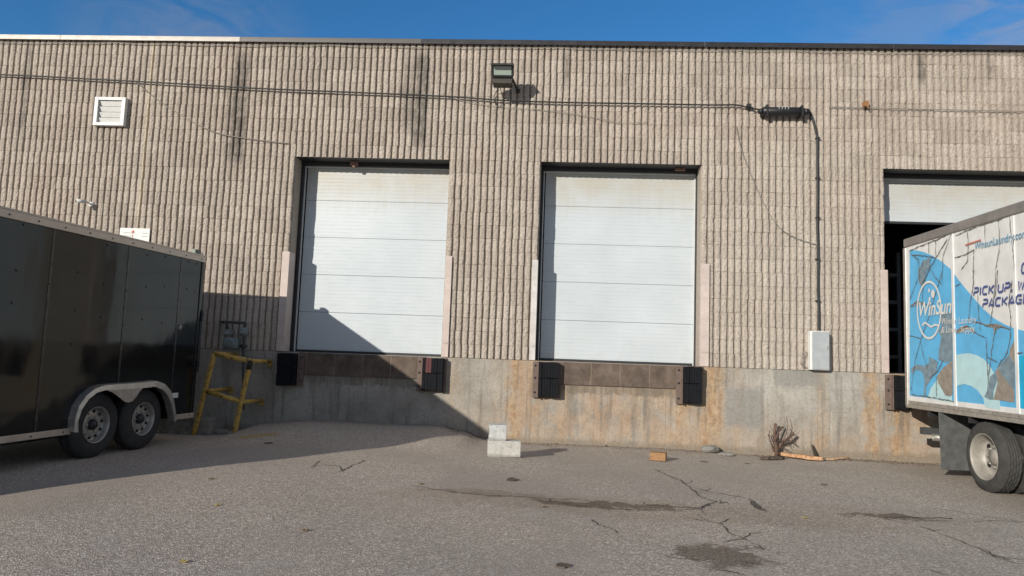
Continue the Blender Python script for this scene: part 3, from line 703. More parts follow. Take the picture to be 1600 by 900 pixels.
# sign
a, b = W(188, 356, -.02), W(232, 385, -.02)
q = MB(); q.box(a.x, b.x, -.022, -.006, b.z, a.z); q.cur = 1
cx = (a.x+b.x)/2-.03; q.lathe([(0, .022), (.003, .022), (.003, 0)], (cx, -.0225, a.z-.055), (0, -1, 0), 14); q.box(cx-.004, cx+.004, -.0245, -.0225, b.z+.02, a.z-.085)
q.cur = 2
for r_, (u0, u1) in enumerate([(.06, .24), (.06, .22), (.36, .58), (.36, .56)]):
    zz = a.z-.075-(r_ % 2)*.05
    x = a.x+u0
    while x < min(a.x+u1, b.x-.03): q.box(x, x+.014, -.0242, -.0225, zz-.009, zz+.009); x += .02
q.thing('wall_sign', [M_WHITE, M_RED, simple('faded_print', (.5, .5, .5), .7)], 'white notice sign with a red symbol, partly behind the black trailer', 'sign')
# security camera
p0 = W(128, 314, -.16); t = empty('security_camera', W(134, 314, -.03), 'small white bullet security camera above the black trailer', 'camera')
q = MB(); q.tube([p0+Vector((-.05, -.06, -.01)), p0+Vector((.04, .03, .0))], .028, 12); q.build('camera_body', M_WHITE, t)
q = MB(); q.tube([p0+Vector((-.0505, -.0605, -.0101)), p0+Vector((-.055, -.065, -.0105))], .02, 12); q.build('lens', M_BLACKP, t)
q = MB(); q.tube([p0+Vector((.03, .03, .0)), p0+Vector((.05, .08, -.01)), p0+Vector((.05, .16, -.02))], .014, 8); q.lathe([(0, .04), (.02, .04), (.02, 0)], p0+Vector((.05, .16, -.02)), (0, -1, 0), 14); q.build('camera_mount', M_WHITE, t)
# rusty stub box
a = W(1353, 163, -.06); q = MB(); q.box(a.x-.03, a.x+.03, -.09, .0, a.z-.035, a.z+.045); q.tube([a+Vector((.01, -.02, -.03)), a+Vector((.035, -.02, -.075))], .01, 6)
q.thing('junction_box', simple('rusty_orange_box', (.30, .15, .06), .8, var=.3), 'small rusty orange junction box high on the wall above the truck', 'junction box')
# gas meter
t = empty('gas_meter', (-4.55, -.2, -.1), 'grey gas meter and pipes behind the yellow guard rail', 'gas meter')
def gm(px, py): return W(px, py, -.2)
q = MB(); a, b = gm(351, 527), gm(373, 545); q.box(a.x, b.x, -.27, -.12, b.z, a.z); q.lathe([(0, .085), (.03, .075), (.03, 0)], ((a.x+b.x)/2, -.27, (a.z+b.z)/2), (0, -1, 0), 20); q.build('meter_body', M_METER, t, bevel=.02)
q = MB(); a, b = gm(353, 515), gm(364, 524); q.box(a.x, b.x, -.26, -.14, b.z, a.z); ix = q.build('index_box', M_METER, t, bevel=.008)
q = MB(); q.box(a.x+.02, b.x-.02, -.264, -.2605, b.z+.02, a.z-.02); q.build('dial', simple('meter_dial', (.3, .3, .29), .4), ix)
q = MB(); q.tube([gm(355, 514), gm(354, 503)], .022, 10); q.tube([gm(350, 503), gm(383, 504.5)], .02, 10); q.tube([gm(382, 504), gm(381, 525), gm(380, 548), gm(380, 580), gm(380, 640)], .02, 10); q.tube([gm(349, 503), W(346, 503, 0)], .02, 10); q.build('pipe', M_PIPE, t)
q = MB(); a = gm(381.5, 519); q.lathe([(-.06, 0), (-.06, .05), (-.03, .075), (.03, .075), (.06, .05), (.06, 0)], a, (1, .2, 0), 16); q.tube([a, a+Vector((0, -.1, -.02))], .025, 10); q.build('regulator', M_METER, t)
q = MB(); a = gm(380.5, 541); q.tube([a+Vector((-.06, 0, 0)), a+Vector((.06, 0, 0))], .012, 8); q.tube([a+Vector((0, -.03, 0)), a+Vector((0, .03, 0))], .035, 10); q.build('valve', M_PIPE, t)

# ------------------------------------------------------------------ yellow guard rail
Y = -.78
def ry(px, py, y=Y): return W(px, py, y)
t = empty('guard_rail', (-4.4, -.6, -1.16), 'bent yellow pipe guard rail protecting the gas meter, paint chipped', 'guard rail')
lt, lb, rt_, rb = ry(335, 552), ry(303, 674), ry(391.5, 564), ry(366, 674)
lb.z -= .06; rb.z -= .06
ml, mr = ry(322, 611), ry(378, 628)
for nm, pts in (('post', [lb, ry(319, 615), lt]), ('post', [rb, ry(379, 618), rt_])): q = MB(); q.tube(smooth(pts, 4), .036, 14); q.build(nm, M_YEL, t)
for pts in ([lt, ry(362, 558.5), rt_], [ml, mr]): q = MB(); q.tube(pts, .034, 14); q.build('rail', M_YEL, t)
for a, b in ((rt_, W(421, 565, -.06)), (mr, W(408, 626, -.06)), (lt, Vector((lt.x-.02, -.06, lt.z-.02))), (ml, Vector((ml.x+.02, -.06, ml.z)))):
    q = MB(); q.tube([a, b], .03, 12); r_ = q.build('rail', M_YEL, t)
    q = MB(); q.box(b.x-.03, b.x+.03, -.062, -.015, b.z-.075, b.z+.03); q.build('wall_plate', M_YEL, r_, bevel=.008)
q = MB(); dv = (rb-rt_).normalized(); q.tube([rt_+dv*-.005, rt_+dv*.12], .0375, 14); q.tube([rt_+(lt-rt_).normalized()*.06, rt_+Vector((0, .02, .002))], .0352, 14); q.build('scorch_mark', simple('blackened_paint', (.03, .025, .02), .9), t)

# ------------------------------------------------------------------ cargo trailer
TY = -R(6.2); TO = Vector((-4.55, -1.255, -1.222))
tr = empty('cargo_trailer', TO, 'black enclosed tandem axle cargo trailer with pale trim, backed up at left', 'trailer', rz=TY, local=True)
Rm = Matrix.Rotation(-TY, 3, 'Z')
def tl(px, py, x=0.):                      # photo pixel -> (y, z) on the trailer's right side, local frame
    o = Rm @ (CAM-TO); d = Rm @ ray(px, py); k = (x-o.x)/d.x; q = o+d*k; return q.y, q.z
LEN, WID, ZB, ZT = 5.4, 2.3, .325, 2.468
fa = [tl(x, y) for x, y in [(110, 673), (110, 655), (116, 637), (127, 621), (140, 611), (155, 607), (172, 607), (190, 606), (215, 604), (232, 602), (244, 607), (252, 616), (257, 629), (261, 646), (262, 657)]]
arch = [(fa[0][0], ZB)]+[q for q in fa[1:-1]]+[(fa[-1][0], ZB)]
M_WELL = simple('dark_wheel_well', (.008, .008, .009), .9)
seams = sorted([tl(86, 352)[0], tl(203, 385)[0], tl(284, 408)[0], -.0, -LEN, tl(86, 352)[0]-1.22])
q = MB()
# right side skin in bays between the seams, cut out over the wheels
def side_pts(y0, y1):
    pts = [(y0, ZB)]
    for (y, z) in arch:
        if y0 < y < y1: pts.append((y, z))
    return pts
zat = lambda y: (ZB if (y <= arch[0][0] or y >= arch[-1][0]) else next(a[1]+(b[1]-a[1])*(y-a[0])/(b[0]-a[0]+1e-9) for a, b in zip(arch[1:-1], arch[2:-1]) if a[0] <= y <= b[0]) if arch[1][0] < y < arch[-2][0] else ZB)
for y0, y1 in zip(seams, seams[1:]):
    a0, a1 = y0+.003, y1-.003
    low = [(a0, zat(a0))]+[p for p in arch if a0 < p[0] < a1]+[(a1, zat(a1))]
    low = sorted(low, key=lambda p: p[0]) if False else low
    pts = [(0, y, z) for y, z in low]+[(0, a1, ZT), (0, a0, ZT)]
    q.prism(pts, (-.025, 0, 0))
q.box(-WID, -.026, -LEN, -.012, ZT-.03, ZT+.03)                     # roof
q.box(-WID, -WID+.03, -LEN, -.012, ZB, ZT-.031)                     # far side
q.box(-WID+.031, -.026, -LEN, -LEN+.03, ZB, ZT-.031); q.box(-WID+.031, -.026, -.04, -.012, ZB, ZT-.031)   # front, rear
q.box(-WID+.031, -.33, -LEN+.031, -.041, ZB, ZB+.06)
qbody = q; q = MB(); y0, y1 = arch[0][0]-.02, arch[-1][0]+.02; q.box(-.33, -.325, y0, y1, ZB-.05, .93); q.box(-.325, -.027, y0, y1, .925, .93); q.box(-.325, -.027, y0-.005, y0, ZB, .93); q.box(-.325, -.027, y1, y1+.005, ZB, .93); q.build('wheel_well', M_WELL, tr)
# rivets are set into the skin and the rails
q = qbody; q.cur = 1; rr = random.Random(5)
for y in seams[1:-1]:
    z = max(ZB, zat(y))+.12
    while z < ZT-.1: q.lathe([(0, .008), (.004, .006), (.005, 0)], (.004, y, z), (1, 0, 0), 6); z += .2
for y0, y1 in zip(seams, seams[1:]):
    for yy in (y0+(y1-y0)*.33, y0+(y1-y0)*.68):
        z = 1.2
        while z < ZT-.1: q.lathe([(0, .012), (.003, .010), (.004, 0)], (.0005, yy+rr.uniform(-.02, .02), z+rr.uniform(-.05, .05)), (1, 0, 0), 6); z += .38
body = q.build('trailer_body', [M_TRAIL, simple('dull_black_rivet', (.004, .004, .004), .7)], tr, fix=True)
M_STRIP = simple('black_seam_strip', (.03, .031, .031), .25)
for y in seams[1:-1]: q = MB(); q.box(-.012, .004, y-.014, y+.014, max(ZB, zat(y))+.05, ZT-.04); q.build('seam_strip', M_STRIP, body)
q = MB(); q.box(.0005, .022, -LEN, -.0, ZT-.066, ZT+.012); q.box(-.03, .0215, -LEN, 0, ZT+.0125, ZT+.032); q.cur = 1
y = -.1
while y > -LEN: q.lathe([(0, .011), (.006, .009), (.007, 0)], (.022, y, ZT-.03), (1, 0, 0), 8); y -= .335
q.build('roof_rail', [M_TRIMB, M_DARK], tr, bevel=.006)
for y0_, y1_ in ((-LEN, arch[0][0]-.02), (arch[-1][0]+.02, 0)):
    q = MB(); q.box(.0005, .02, y0_, y1_, ZB-.02, ZB+.045); q.cur = 1; y = y1_-.1
    while y > y0_+.05: q.lathe([(0, .011), (.006, .009), (.007, 0)], (.02, y, ZB+.012), (1, 0, 0), 8); y -= .4
    q.build('bottom_rail', [M_TRIMB, M_DARK], tr, bevel=.005)
q = MB(); q.box(-.02, .012, -.06, .0, ZB+.046, ZT-.068); q.build('rear_corner_post', M_TRAIL, tr, bevel=.005)
# fender: flat lip following the arch with a drop between the wheels
fo = [tl(x, y) for x, y in [(105, 674), (106, 655), (112, 634), (124, 617), (138, 606), (152, 601), (175, 599), (200, 597.5), (220, 596), (236, 594), (249, 599), (258, 610), (263, 626), (266, 646), (266, 657)]]
q = MB()
for (a, b), (c, d) in zip(zip(fa, fa[1:]), zip(fo, fo[1:])):
    q.add([(.001, a[0], a[1]), (.001, b[0], b[1]), (.001, d[0], d[1]), (.001, c[0], c[1]), (.095, a[0], a[1]-.012), (.095, b[0], b[1]-.012), (.085, d[0], d[1]-.006), (.085, c[0], c[1]-.006)],
          [(0, 1, 5, 4), (3, 7, 6, 2), (4, 5, 6, 7)], False)
dr = [tl(x, y, .09) for x, y in [(163, 608), (176, 613), (188, 622), (194, 627), (200, 629), (207, 627), (213, 620), (219, 611), (226, 604)]]
q.prism([(.084, y, z) for y, z in dr], (.006, 0, 0))
q.build('fender', M_ALU, tr)
# wheels
def wheel(y, name='wheel'):
    r = .365; o = (-.205, y, r)
    m = MB(); pr = [(0.01, .20), (.0, .24), (.004, .29), (.02, .335), (.035, .355), (.05, .362), (.075, .364), (.078, .357), (.086, .357), (.089, .365), (.115, .365), (.118, .357), (.126, .357), (.129, .364), (.155, .362), (.17, .355), (.185, .335), (.2, .29), (.205, .25), (.2, .215), (.19, .2)]
    w = m.build(name, M_WELL, tr) if False else None
    m.lathe(pr, o, (1, 0, 0), 64); wh = m.build(name, M_TYRE, tr)
    m = MB(); m.lathe([(.196, .2), (.2, .2), (.202, .195), (.19, .188), (.165, .178), (.14, .172), (.128, .165), (.135, .14), (.142, .11), (.138, .085), (.138, 0)], o, (1, 0, 0), 40)
    m.cur = 1
    for k in range(10):
        a = 2*math.pi*(k+.3)/10; m.lathe([(0, .017), (.006, .017), (.006, 0)], (o[0]+.138, y+.145*math.cos(a), r+.145*math.sin(a)), (1, 0, 0), 12)  # dark discs stand in for the shaded holes of the rim
    m.cur = 2
    for k in range(6):
        a = 2*math.pi*k/6; m.lathe([(0, .012), (.018, .012), (.018, 0)], (o[0]+.141, y+.085*math.cos(a), r+.085*math.sin(a)), (1, 0, 0), 6)
    m.build('rim', [M_STEEL, M_WELL, M_ALU], wh)
    m = MB(); m.lathe([(.13, .062), (.165, .058), (.185, .04), (.188, 0)], o, (1, 0, 0), 20); m.build('hub_cap', M_DARK, wh)
ya = tl(147, 716)[0]; yb = tl(221, 702)[0]
wheel(ya); wheel(yb)
q = MB()
for y in (ya, yb): q.tube([(-WID, y, .33), (-.2, y, .33)], .035, 10)
q.box(-1.9, -1.84, -LEN-.0, -.05, ZB-.12, ZB-.001); q.box(-.5, -.44, -LEN, -.05, ZB-.12, ZB-.001); q.build('chassis', M_DARK, tr)
q = MB(); a, b = tl(258.5, 615, .003), tl(269.5, 622, .003); q.box(.0008, .004, a[0]+.07, b[0]+.11, b[1], a[1]); q.build('white_sticker', M_WHITE, tr)
q = MB(); y, z = tl(305, 392); q.box(-.07, -.0, -.22, -.09, ZT+.033, ZT+.09); q.tube([(-.03, -.09, ZT+.06), (-.01, -.04, ZT+.05), (.0, -.0, ZT-.02)], .006, 6); q.build('marker_light', simple('dark_green_lens', (.04, .075, .055), .3), tr)
q = MB(); q.tube([(.02, .012, .9), (.02, .012, 1.75)], .013, 8); q.box(.0, .035, -.0, .03, 1.6, 1.72); q.box(.0, .035, -.0, .03, .98, 1.06); q.build('cam_bar', M_PIPE, tr)
q = MB(); y, z = tl(279, 512); q.tube([(.001, y, z+.03), (.03, y, z+.02), (.03, y, z-.02), (.001, y, z-.03)], .007, 6); q.build('latch', M_ALU, tr)
# tongue in front, out of frame
q = MB(); q.beam((-1.6, -LEN, ZB-.06), (-WID/2, -LEN-1.2, ZB-.06), .06, .1); q.beam((-.7, -LEN, ZB-.06), (-WID/2, -LEN-1.2, ZB-.06), .06, .1); q.tube([(-WID/2, -LEN-1.1, .04), (-WID/2, -LEN-1.1, .8)], .03, 10); q.lathe([(0, .09), (.03, .09), (.03, 0)], (-WID/2, -LEN-1.1, .0), (0, 0, 1), 12); q.build('tongue', M_DARK, tr)

# ------------------------------------------------------------------ box truck
XT = 5.19
def tp(px, py, off=0.): d = PX(px, py, XT); return Vector((XT-off, d.y, d.z))
YR = (tp(1415, 375).y+tp(1415, 634).y)/2; TB, TTP, YF = -.455, 1.895, -5.6
tk = empty('box_truck', (XT+1.15, -3, -1.27), 'white box truck with peeling blue printed side, backed to the open dock', 'truck')
q = MB(); q.box(XT+.001, XT+2.3, YF, YR-.001, TB+.08, TTP-.06); box = q.build('cargo_box', M_TRUCK, tk)
q = MB(); za, zb = tp(1415, 395).z, 0
q.box(XT-.018, XT+2.31, YF, YR, TTP-.12, TTP+.005); q.build('roof_rail', M_TGREY, tk, bevel=.02, seg=3)
for xa_, xb_ in ((XT-.02, XT+.05), (XT+2.25, XT+2.312)): q = MB(); q.box(xa_, xb_, YR-.055, YR+.012, TB+.02, TTP-.121); q.build('corner_post', M_ALU, tk, bevel=.012)
q = MB(); q.box(XT-.016, XT+.06, YF, YR-.001, TB, TB+.05); q.box(XT-.012, XT+.05, YF, YR-.056, TB+.052, TB+.10); q.cur = 1; y = YR-.15
while y > YF: q.lathe([(0, .008), (.004, .007), (.005, 0)], (XT-.0125, y, TB+.076), (-1, 0, 0), 6); y -= .22
q.build('bottom_rail', [M_ALU, M_DARK], tk, bevel=.006)
NX = Vector((-1, 0, 0))
def shape(name, pts, off, mat, parent=None, lab=None):
    m = MB(); m.poly([tp(x, y, off) for x, y in pts]); o = m.build(name, mat, parent or box, fix=False)
    for p in o.data.polygons:
        if p.normal.x > 0: o.data.flip_normals(); break
    return o
# blue field
curve = [(1421.5, 391), (1432, 391), (1444, 394), (1458, 400), (1472, 409), (1485, 420), (1497, 436), (1509, 451), (1522, 466), (1537, 483), (1553, 497), (1570, 507), (1585, 513), (1600, 517), (1650, 519), (1720, 512)]
bot = [(1720, 663), (1600, 646), (1540, 637), (1484, 629), (1421.5, 618)]
blue = shape('blue_vinyl', curve+bot, .002, M_BLUE)
shape('cyan_vinyl', [(1590, 556), (1600, 556), (1720, 560), (1720, 662), (1590, 644.5)], .0035, M_CYAN)
m_ = MB(); a_ = tp(1720, 512); b_ = tp(1720, 663); m_.poly([(XT-.002, a_.y, a_.z), (XT-.002, (a_.y+YF)/2, a_.z+.12), (XT-.002, YF+.06, a_.z+.4), (XT-.002, YF+.06, b_.z-.01), (XT-.002, b_.y, b_.z)]); m_.build('blue_vinyl', M_BLUE, box, fix=False)
def arcp(cx, cy, rx, ry, a0, a1, n=20): return [(cx+rx*math.cos(R(a0+(a1-a0)*i/n)), cy-ry*math.sin(R(a0+(a1-a0)*i/n))) for i in range(n+1)]
shape('pale_vinyl', [(1493.5, 556)]+[(1495, 554.5), (1505, 552.5), (1516, 552), (1527, 555), (1538, 561), (1547, 571), (1554, 583), (1560, 600), (1563, 620), (1564, 640)]+[(1540, 636.5), (1537, 622), (1528, 610), (1518, 603), (1508, 600), (1498, 602), (1493.5, 605)], .005, M_PALE)
shape('pale_vinyl', [(1466, 592), (1478, 577), (1488, 570), (1488, 629), (1472, 626.5), (1450, 622.5), (1455, 606)], .005, M_PALE)
Z4 = lambda pts: [(1400+x/4.5, 420+y/4.5) for x, y in pts]
for nm, pts, m in (('peeled_patch', [(315, 330), (345, 312), (400, 308), (400, 640), (360, 660), (300, 640), (306, 560), (322, 480), (300, 440), (325, 400)], M_PEELB),
                   ('peeled_patch', [(110, 700), (150, 672), (205, 685), (238, 660), (232, 620), (262, 632), (300, 655), (285, 720), (240, 790), (215, 830), (210, 890), (196, 888), (205, 800), (195, 735), (165, 712), (135, 715), (112, 740)], M_PEELB),
                   ('peeled_patch', [(290, 760), (330, 700), (402, 640), (402, 880), (385, 900), (350, 890), (300, 800)], M_PEELC),
                   ('peeled_patch', [(700, 720), (740, 680), (800, 640), (806, 560), (838, 500), (838, 940), (690, 920), (720, 800)], M_PEELC),
                   ('peeled_patch', [(716, 690), (760, 650), (800, 600), (834, 660), (838, 860), (790, 800), (745, 740)], M_PEELB),
                   ('peeled_patch', [(625, 900), (650, 850), (665, 760), (700, 730), (715, 790), (690, 860), (690, 920), (660, 920)], M_PEELB),
                   ('peeled_patch', [(105, 262), (150, 222), (200, 238), (185, 258), (140, 262), (112, 272)], M_PEELB),
                   ('peeled_patch', [(160, 10), (195, -60), (250, -80), (240, -20), (210, 40), (190, 130), (165, 100)], M_PEELB),
                   ('peeled_patch', [(425, 445), (450, 415), (500, 395), (540, 420), (575, 455), (545, 440), (510, 420), (470, 445), (430, 455)], M_PEELC),
                   ('peeled_patch', [(590, 372), (640, 392), (700, 385), (745, 395), (800, 425), (740, 412), (712, 425), (695, 460), (690, 415), (640, 405)], M_PEELC)):
    PO = globals().get('PO', .0058)+.0003; shape(nm, Z4(pts), PO, m)
# posts over the panel seams
for px in (1491, 1587.7, 1700):
    a = tp(px, 500); q = MB(); q.box(XT-.012, XT+.0005, a.y-.026, a.y+.026, TB+.1, TTP-.122); q.build('side_post', M_TRUCK, tk, bevel=.004)
q = MB(); q.box(XT-.004, XT+.0005, YF, YR-.06, TB+.1005, TB+.16); q.build('lower_band', M_TRUCK, tk)
# cracks in the vinyl
def vcrack(m, pts, w, off):
    P = [tp(x, y, off) for x, y in pts]; out = []; ws = []
    for a, b in zip(P, P[1:]):
        n = max(2, int((b-a).length/.03)); sd = (b-a).normalized().cross(NX)
        for i in range(n): out.append(a+(b-a)*(i/n)+sd*rc.uniform(-.006, .006)); ws.append(w*rc.uniform(.4, 1.5))
    out.append(P[-1]); ws.append(w*.4); m.strip(out, ws, NX)
q = MB(); k = 0
for pts in [[(103, 215), (150, 90), (170, 20), (200, -60)], [(105, 265), (160, 230), (195, 245), (250, 262)], [(330, 20), (270, 220), (215, 400), (175, 510), (140, 640), (110, 860)], [(175, 510), (200, 620), (240, 740)], [(100, 470), (175, 490)],
            [(250, -30), (195, 120), (190, 230)], [(425, 440), (470, 420), (510, 400), (545, 440), (640, 490), (645, 640), (655, 780), (650, 880)], [(545, 370), (590, 380), (640, 400), (690, 395), (710, 410), (690, 500), (670, 640), (655, 780)],
            [(710, 410), (760, 410), (810, 430)], [(720, 10), (715, 110), (690, 250), (670, 390)], [(555, 10), (550, 110), (525, 260), (515, 390)], [(580, 180), (585, 300), (600, 440)], [(835, 10), (800, 240), (815, 360), (810, 480), (790, 590), (720, 690)],
            [(425, 125), (460, 100)], [(650, 620), (720, 660)], [(240, -10), (280, 60), (330, 110)], [(115, 885), (200, 895), (290, 912), (420, 935)], [(290, 760), (290, 900)], [(860, 595), (900, 590)], [(240, 770), (300, 720), (340, 640)]]:
    vcrack(q, Z4(pts), .0062, max(.0098, .0098)+.0001*k); k += 1
for pts in [[(60, 220), (100, 200), (160, 175), (270, 135), (360, 105), (440, 75)], [(150, 190), (155, 300), (150, 390), (105, 460)], [(60, 370), (130, 350), (195, 315), (190, 450), (190, 580)], [(270, 140), (275, 260)], [(370, 110), (375, 230), (375, 300), (350, 450), (345, 560), (315, 830)], [(445, 80), (460, 220)], [(478, 210), (470, 300), (480, 470)]]:
    vcrack(q, [(1480+x/4.5, 320+y/4.5) for x, y in pts], .0055, max(.0098, .0098)+.0001*k); k += 1
for pts in [[(215, 455), (300, 420), (340, 405), (415, 368)], [(395, 400), (340, 490), (270, 620)], [(308, 415), (308, 470)], [(340, 405), (340, 480)], [(415, 370), (375, 480), (370, 600)], [(225, 470), (260, 500), (265, 600)], [(235, 475), (300, 480), (340, 490)]]:
    vcrack(q, [(1350+x/3, 240+y/3) for x, y in pts], .006, max(.0098, .0098)+.0001*k); k += 1
q.build('vinyl_crack', M_CRACK, box, fix=False)
# lettering: squared strokes drawn on the side plane; s runs to the viewer's right (towards -y), t up
GL = {'P': [[(0, 0), (0, .45)], [(0, .45), (.8, .45)], [(.8, .45), (1, .62), (1, .85), (.85, 1), (0, 1)]], 'I': [[(.1, 0), (.1, 1)]], 'C': [[(1, 1), (.2, 1), (0, .8), (0, .2), (.2, 0), (1, 0)]],
      'K': [[(0, 0), (0, 1)], [(1, 1), (.25, .5), (1, 0)]], 'U': [[(0, 1), (0, .2), (.2, 0), (.8, 0), (1, .2), (1, 1)]], ',': [[(.12, .1), (.0, -.18)]], 'W': [[(0, 1), (.22, 0), (.55, .75), (.85, 0), (1.2, 1)]],
      'A': [[(-.05, 0), (.5, 1), (1.05, 0)], [(.3, .2), (.95, .2)]], 'G': [[(1, 1), (.2, 1), (0, .8), (0, .2), (.2, 0), (1, 0), (1, .45), (.5, .45)]], 'E': [[(1, 1), (0, 1), (0, 0), (1, 0)], [(0, .5), (.9, .5)]], 'S': [[(1, 1), (.2, 1), (0, .85), (.1, .5), (.9, .5), (1, .2), (.8, 0), (0, 0)]], 'H': [[(0, 0), (0, 1)], [(1, 0), (1, 1)], [(0, .5), (1, .5)]]}
def word(txt, y0, z0, wd, ht, gap, sw, slant, mat, off, name='lettering'):
    m = MB(); s = 0; k = 0
    for ch in txt:
        if ch == ' ': s += wd*.55; continue
        w_ = {'I': .25, ',': .3, 'W': 1.2}.get(ch, 1)
        for st in GL[ch]:
            P = [Vector((XT-off-.0002*k, y0-(s+u*wd+slant*v*ht), z0+v*ht)) for u, v in st]; k += 1
            m.strip(P, sw/2, NX)
            for q_ in P[1:-1]: m.obox(q_, (.0001, 0, 0), (0, sw*.36, 0), (0, 0, sw*.36))
        s += w_*wd+gap
    m.build(name, mat, box, fix=False)
a = tp(1523.3, 462.5); b = tp(1579, 453.5); ht = tp(1524, 450).z-a.z; zl = (a.z+b.z)/2; y0_ = a.y
for wd_ in ('PICK', 'UP,', 'WASH'):
    word(wd_, y0_, zl, .082, ht*.92, .034, .022, .18, M_NAVY, .0145)
    y0_ -= sum({'I': .25, ',': .3, 'W': 1.2}.get(c_, 1)*.082+.034 for c_ in wd_)+.045
a = tp(1537.5, 480); ht = tp(1538, 467.5).z-a.z
word('PACKAGE', a.y, a.z, .082, ht*.92, .034, .022, .18, M_NAVY, .0145)
a = tp(1598, 427); word('C', a.y, a.z, .08, .1, .03, .022, .18, M_NAVY, .0145)
def text(body, y0, z0, ht, mat, off, shear=.2, bold=0., stretch=1., name='lettering', rise=0.):
    cu = bpy.data.curves.new(name, 'FONT'); cu.body = body; cu.size = 1; cu.shear = shear; cu.offset = bold
    o = bpy.data.objects.new('tmp', cu); COL.objects.link(o)
    me = bpy.data.meshes.new_from_object(o.evaluated_get(bpy.context.evaluated_depsgraph_get()))
    m = MB(); m.add([(XT-off, y0-v.co.x*ht*stretch*1.4, z0+v.co.y*ht*1.4+rise*v.co.x*ht*1.4) for v in me.vertices], [tuple(p.vertices) for p in me.polygons], False)
    bpy.data.objects.remove(o); bpy.data.curves.remove(cu); bpy.data.meshes.remove(me)
    return m.build(name, mat, box, fix=False)
Z6 = lambda x, y: (1400+x/4.5, 420+y/4.5)
a = tp(*Z6(162, 335)); b = tp(*Z6(410, 300)); text('WinSun', a.y, a.z, .19, M_WHITE, .0150, .25, .02, .92)
a = tp(*Z6(325, 392)); text('Winsun', a.y, a.z, .082, M_WHITE, .0150, .2, .0, .97); a = tp(*Z6(446, 388)); text('Laundry', a.y, a.z, .082, M_WHITE, .0150, .2, .0, .97)
a = tp(*Z6(325, 452)); text('& Linen', a.y, a.z, .082, M_WHITE, .0150, .2, .0, .97); a = tp(*Z6(460, 449)); text('Supply', a.y, a.z, .082, M_WHITE, .0150, .2, .0, .97)
a = tp(1480+200/4.5, 320+316/4.5); b = tp(1592, 378); text('WinsunLaundry.com', a.y, a.z, .085, M_LBLUE, .0150, .1, .008, .92, rise=.0)
a = tp(1480+135/4.5, 320+283/4.5); b = tp(1480+245/4.5, 320+246/4.5); q = MB(); q.strip([Vector((XT-.015, a.y, a.z)), Vector((XT-.015, b.y, b.z))], .009, NX); q.build('red_line', M_RED, box, fix=False)
# round emblem
ring = []; cxy = tp(*Z6(238, 290)); rz = (tp(*Z6(238, 85)).z-tp(*Z6(238, 495)).z)/2-.012; ry_ = abs(tp(*Z6(156, 290)).y-tp(*Z6(322, 290)).y)/2
q = MB(); q.strip([Vector((XT-.0142, cxy.y+ry_*math.cos(R(i*7.5)), cxy.z+rz*math.sin(R(i*7.5)))) for i in range(49)], .015, NX)
q.strip([Vector((XT-.0144, p.y, p.z)) for p in smooth([tp(*Z6(x, y)) for x, y in [(190, 400), (210, 380), (232, 392), (255, 408), (280, 395), (310, 400)]])], .013, NX)
for x, y, r_ in ((267, 176, .045), (240, 153, .022), (245, 213, .024)):
    c_ = tp(*Z6(x, y)); q.poly([Vector((XT-.0146, c_.y+r_*math.cos(R(i*20)), c_.z+r_*1.25*math.sin(R(i*20)))) for i in range(18)])
q.build('round_emblem', M_WHITE, box, fix=False)
# running gear
def tyre(m, o, r, w_, tread):
    prof = [(.0, .262), (-.006, .29), (.002, r-.07), (.018, r-.03), (.034, r-.008)]
    rows = 5; tw = w_-.068; idx = {}
    for i in range(rows):
        z0 = .036+tw*i/rows; z1 = .036+tw*(i+1)/rows-.008
        prof += [(z0, r), (z1, r), (z1+.002, r-.011), (z1+.006, r-.011)]
    prof += [(w_-.034, r-.008), (w_-.018, r-.03), (w_-.002, r-.07), (w_+.006, .29), (w_, .262)]
    st = 5
    def fn(i, j, rr):
        if rr == r and st <= i < st+rows*4:
            row = (i-st)//4
            if (j+row*2+(1 if (i-st) % 4 == 1 else 0)) % 5 == 0: return rr-.010
        return rr
    m.lathe(prof, o, (1, 0, 0), 150, fn)
wy = tp(1546, 770).y+.09; wr = .392; wz = zg(5.3, wy)+wr
for i, xo in enumerate((XT+.0, XT+.27, XT+1.78, XT+2.05)):
    m = MB(); tyre(m, (xo, wy, wz), wr, .215, 1); wh = m.build('wheel', M_TYREG, tk)
    m = MB()
    if i in (0, 3):
        s_ = 1 if i == 0 else -1; bx = xo if i == 0 else xo+.215
        m.lathe([(s_*u, v) for u, v in ((.0, .262), (-.004, .258), (.004, .25), (.02, .245), (.05, .238), (.10, .232), (.145, .225), (.155, .21), (.152, .17), (.135, .12), (.13, .085), (.10, .08), (.095, 0))], (bx, wy, wz), (1, 0, 0), 48)
        m.cur = 1
        for kk in range(5):
            a = 2*math.pi*(kk+.5)/5; m.lathe([(0, .03), (-s_*.008, .03), (-s_*.008, 0)], (bx+s_*.149, wy+.175*math.cos(a), wz+.175*math.sin(a)), (1, 0, 0), 14)  # rim openings drawn as dark discs in place of shade
        m.cur = 0
        for kk in range(8):
            a = 2*math.pi*kk/8; m.lathe([(0, .014), (-s_*.03, .012), (-s_*.03, 0)], (bx+s_*.135, wy+.115*math.cos(a), wz+.115*math.sin(a)), (1, 0, 0), 6)
    else: m.lathe([(.02, .262), (.1, .24), (.12, .0)], (xo, wy, wz), (1, 0, 0), 32)
    m.build('rim', [M_RIMT, M_WELL], wh)
q = MB(); fx = XT-.03; fy = tp(1471, 690).y; q.obox((fx+.31, fy, -.81), (.31, .02, 0), (0, .006, 0), (0, .02, .355)); fl = q.build('mud_flap', simple('grey_dusty_rubber', (.085, .088, .088), .9, var=.3, sc=12), tk, bevel=.003)
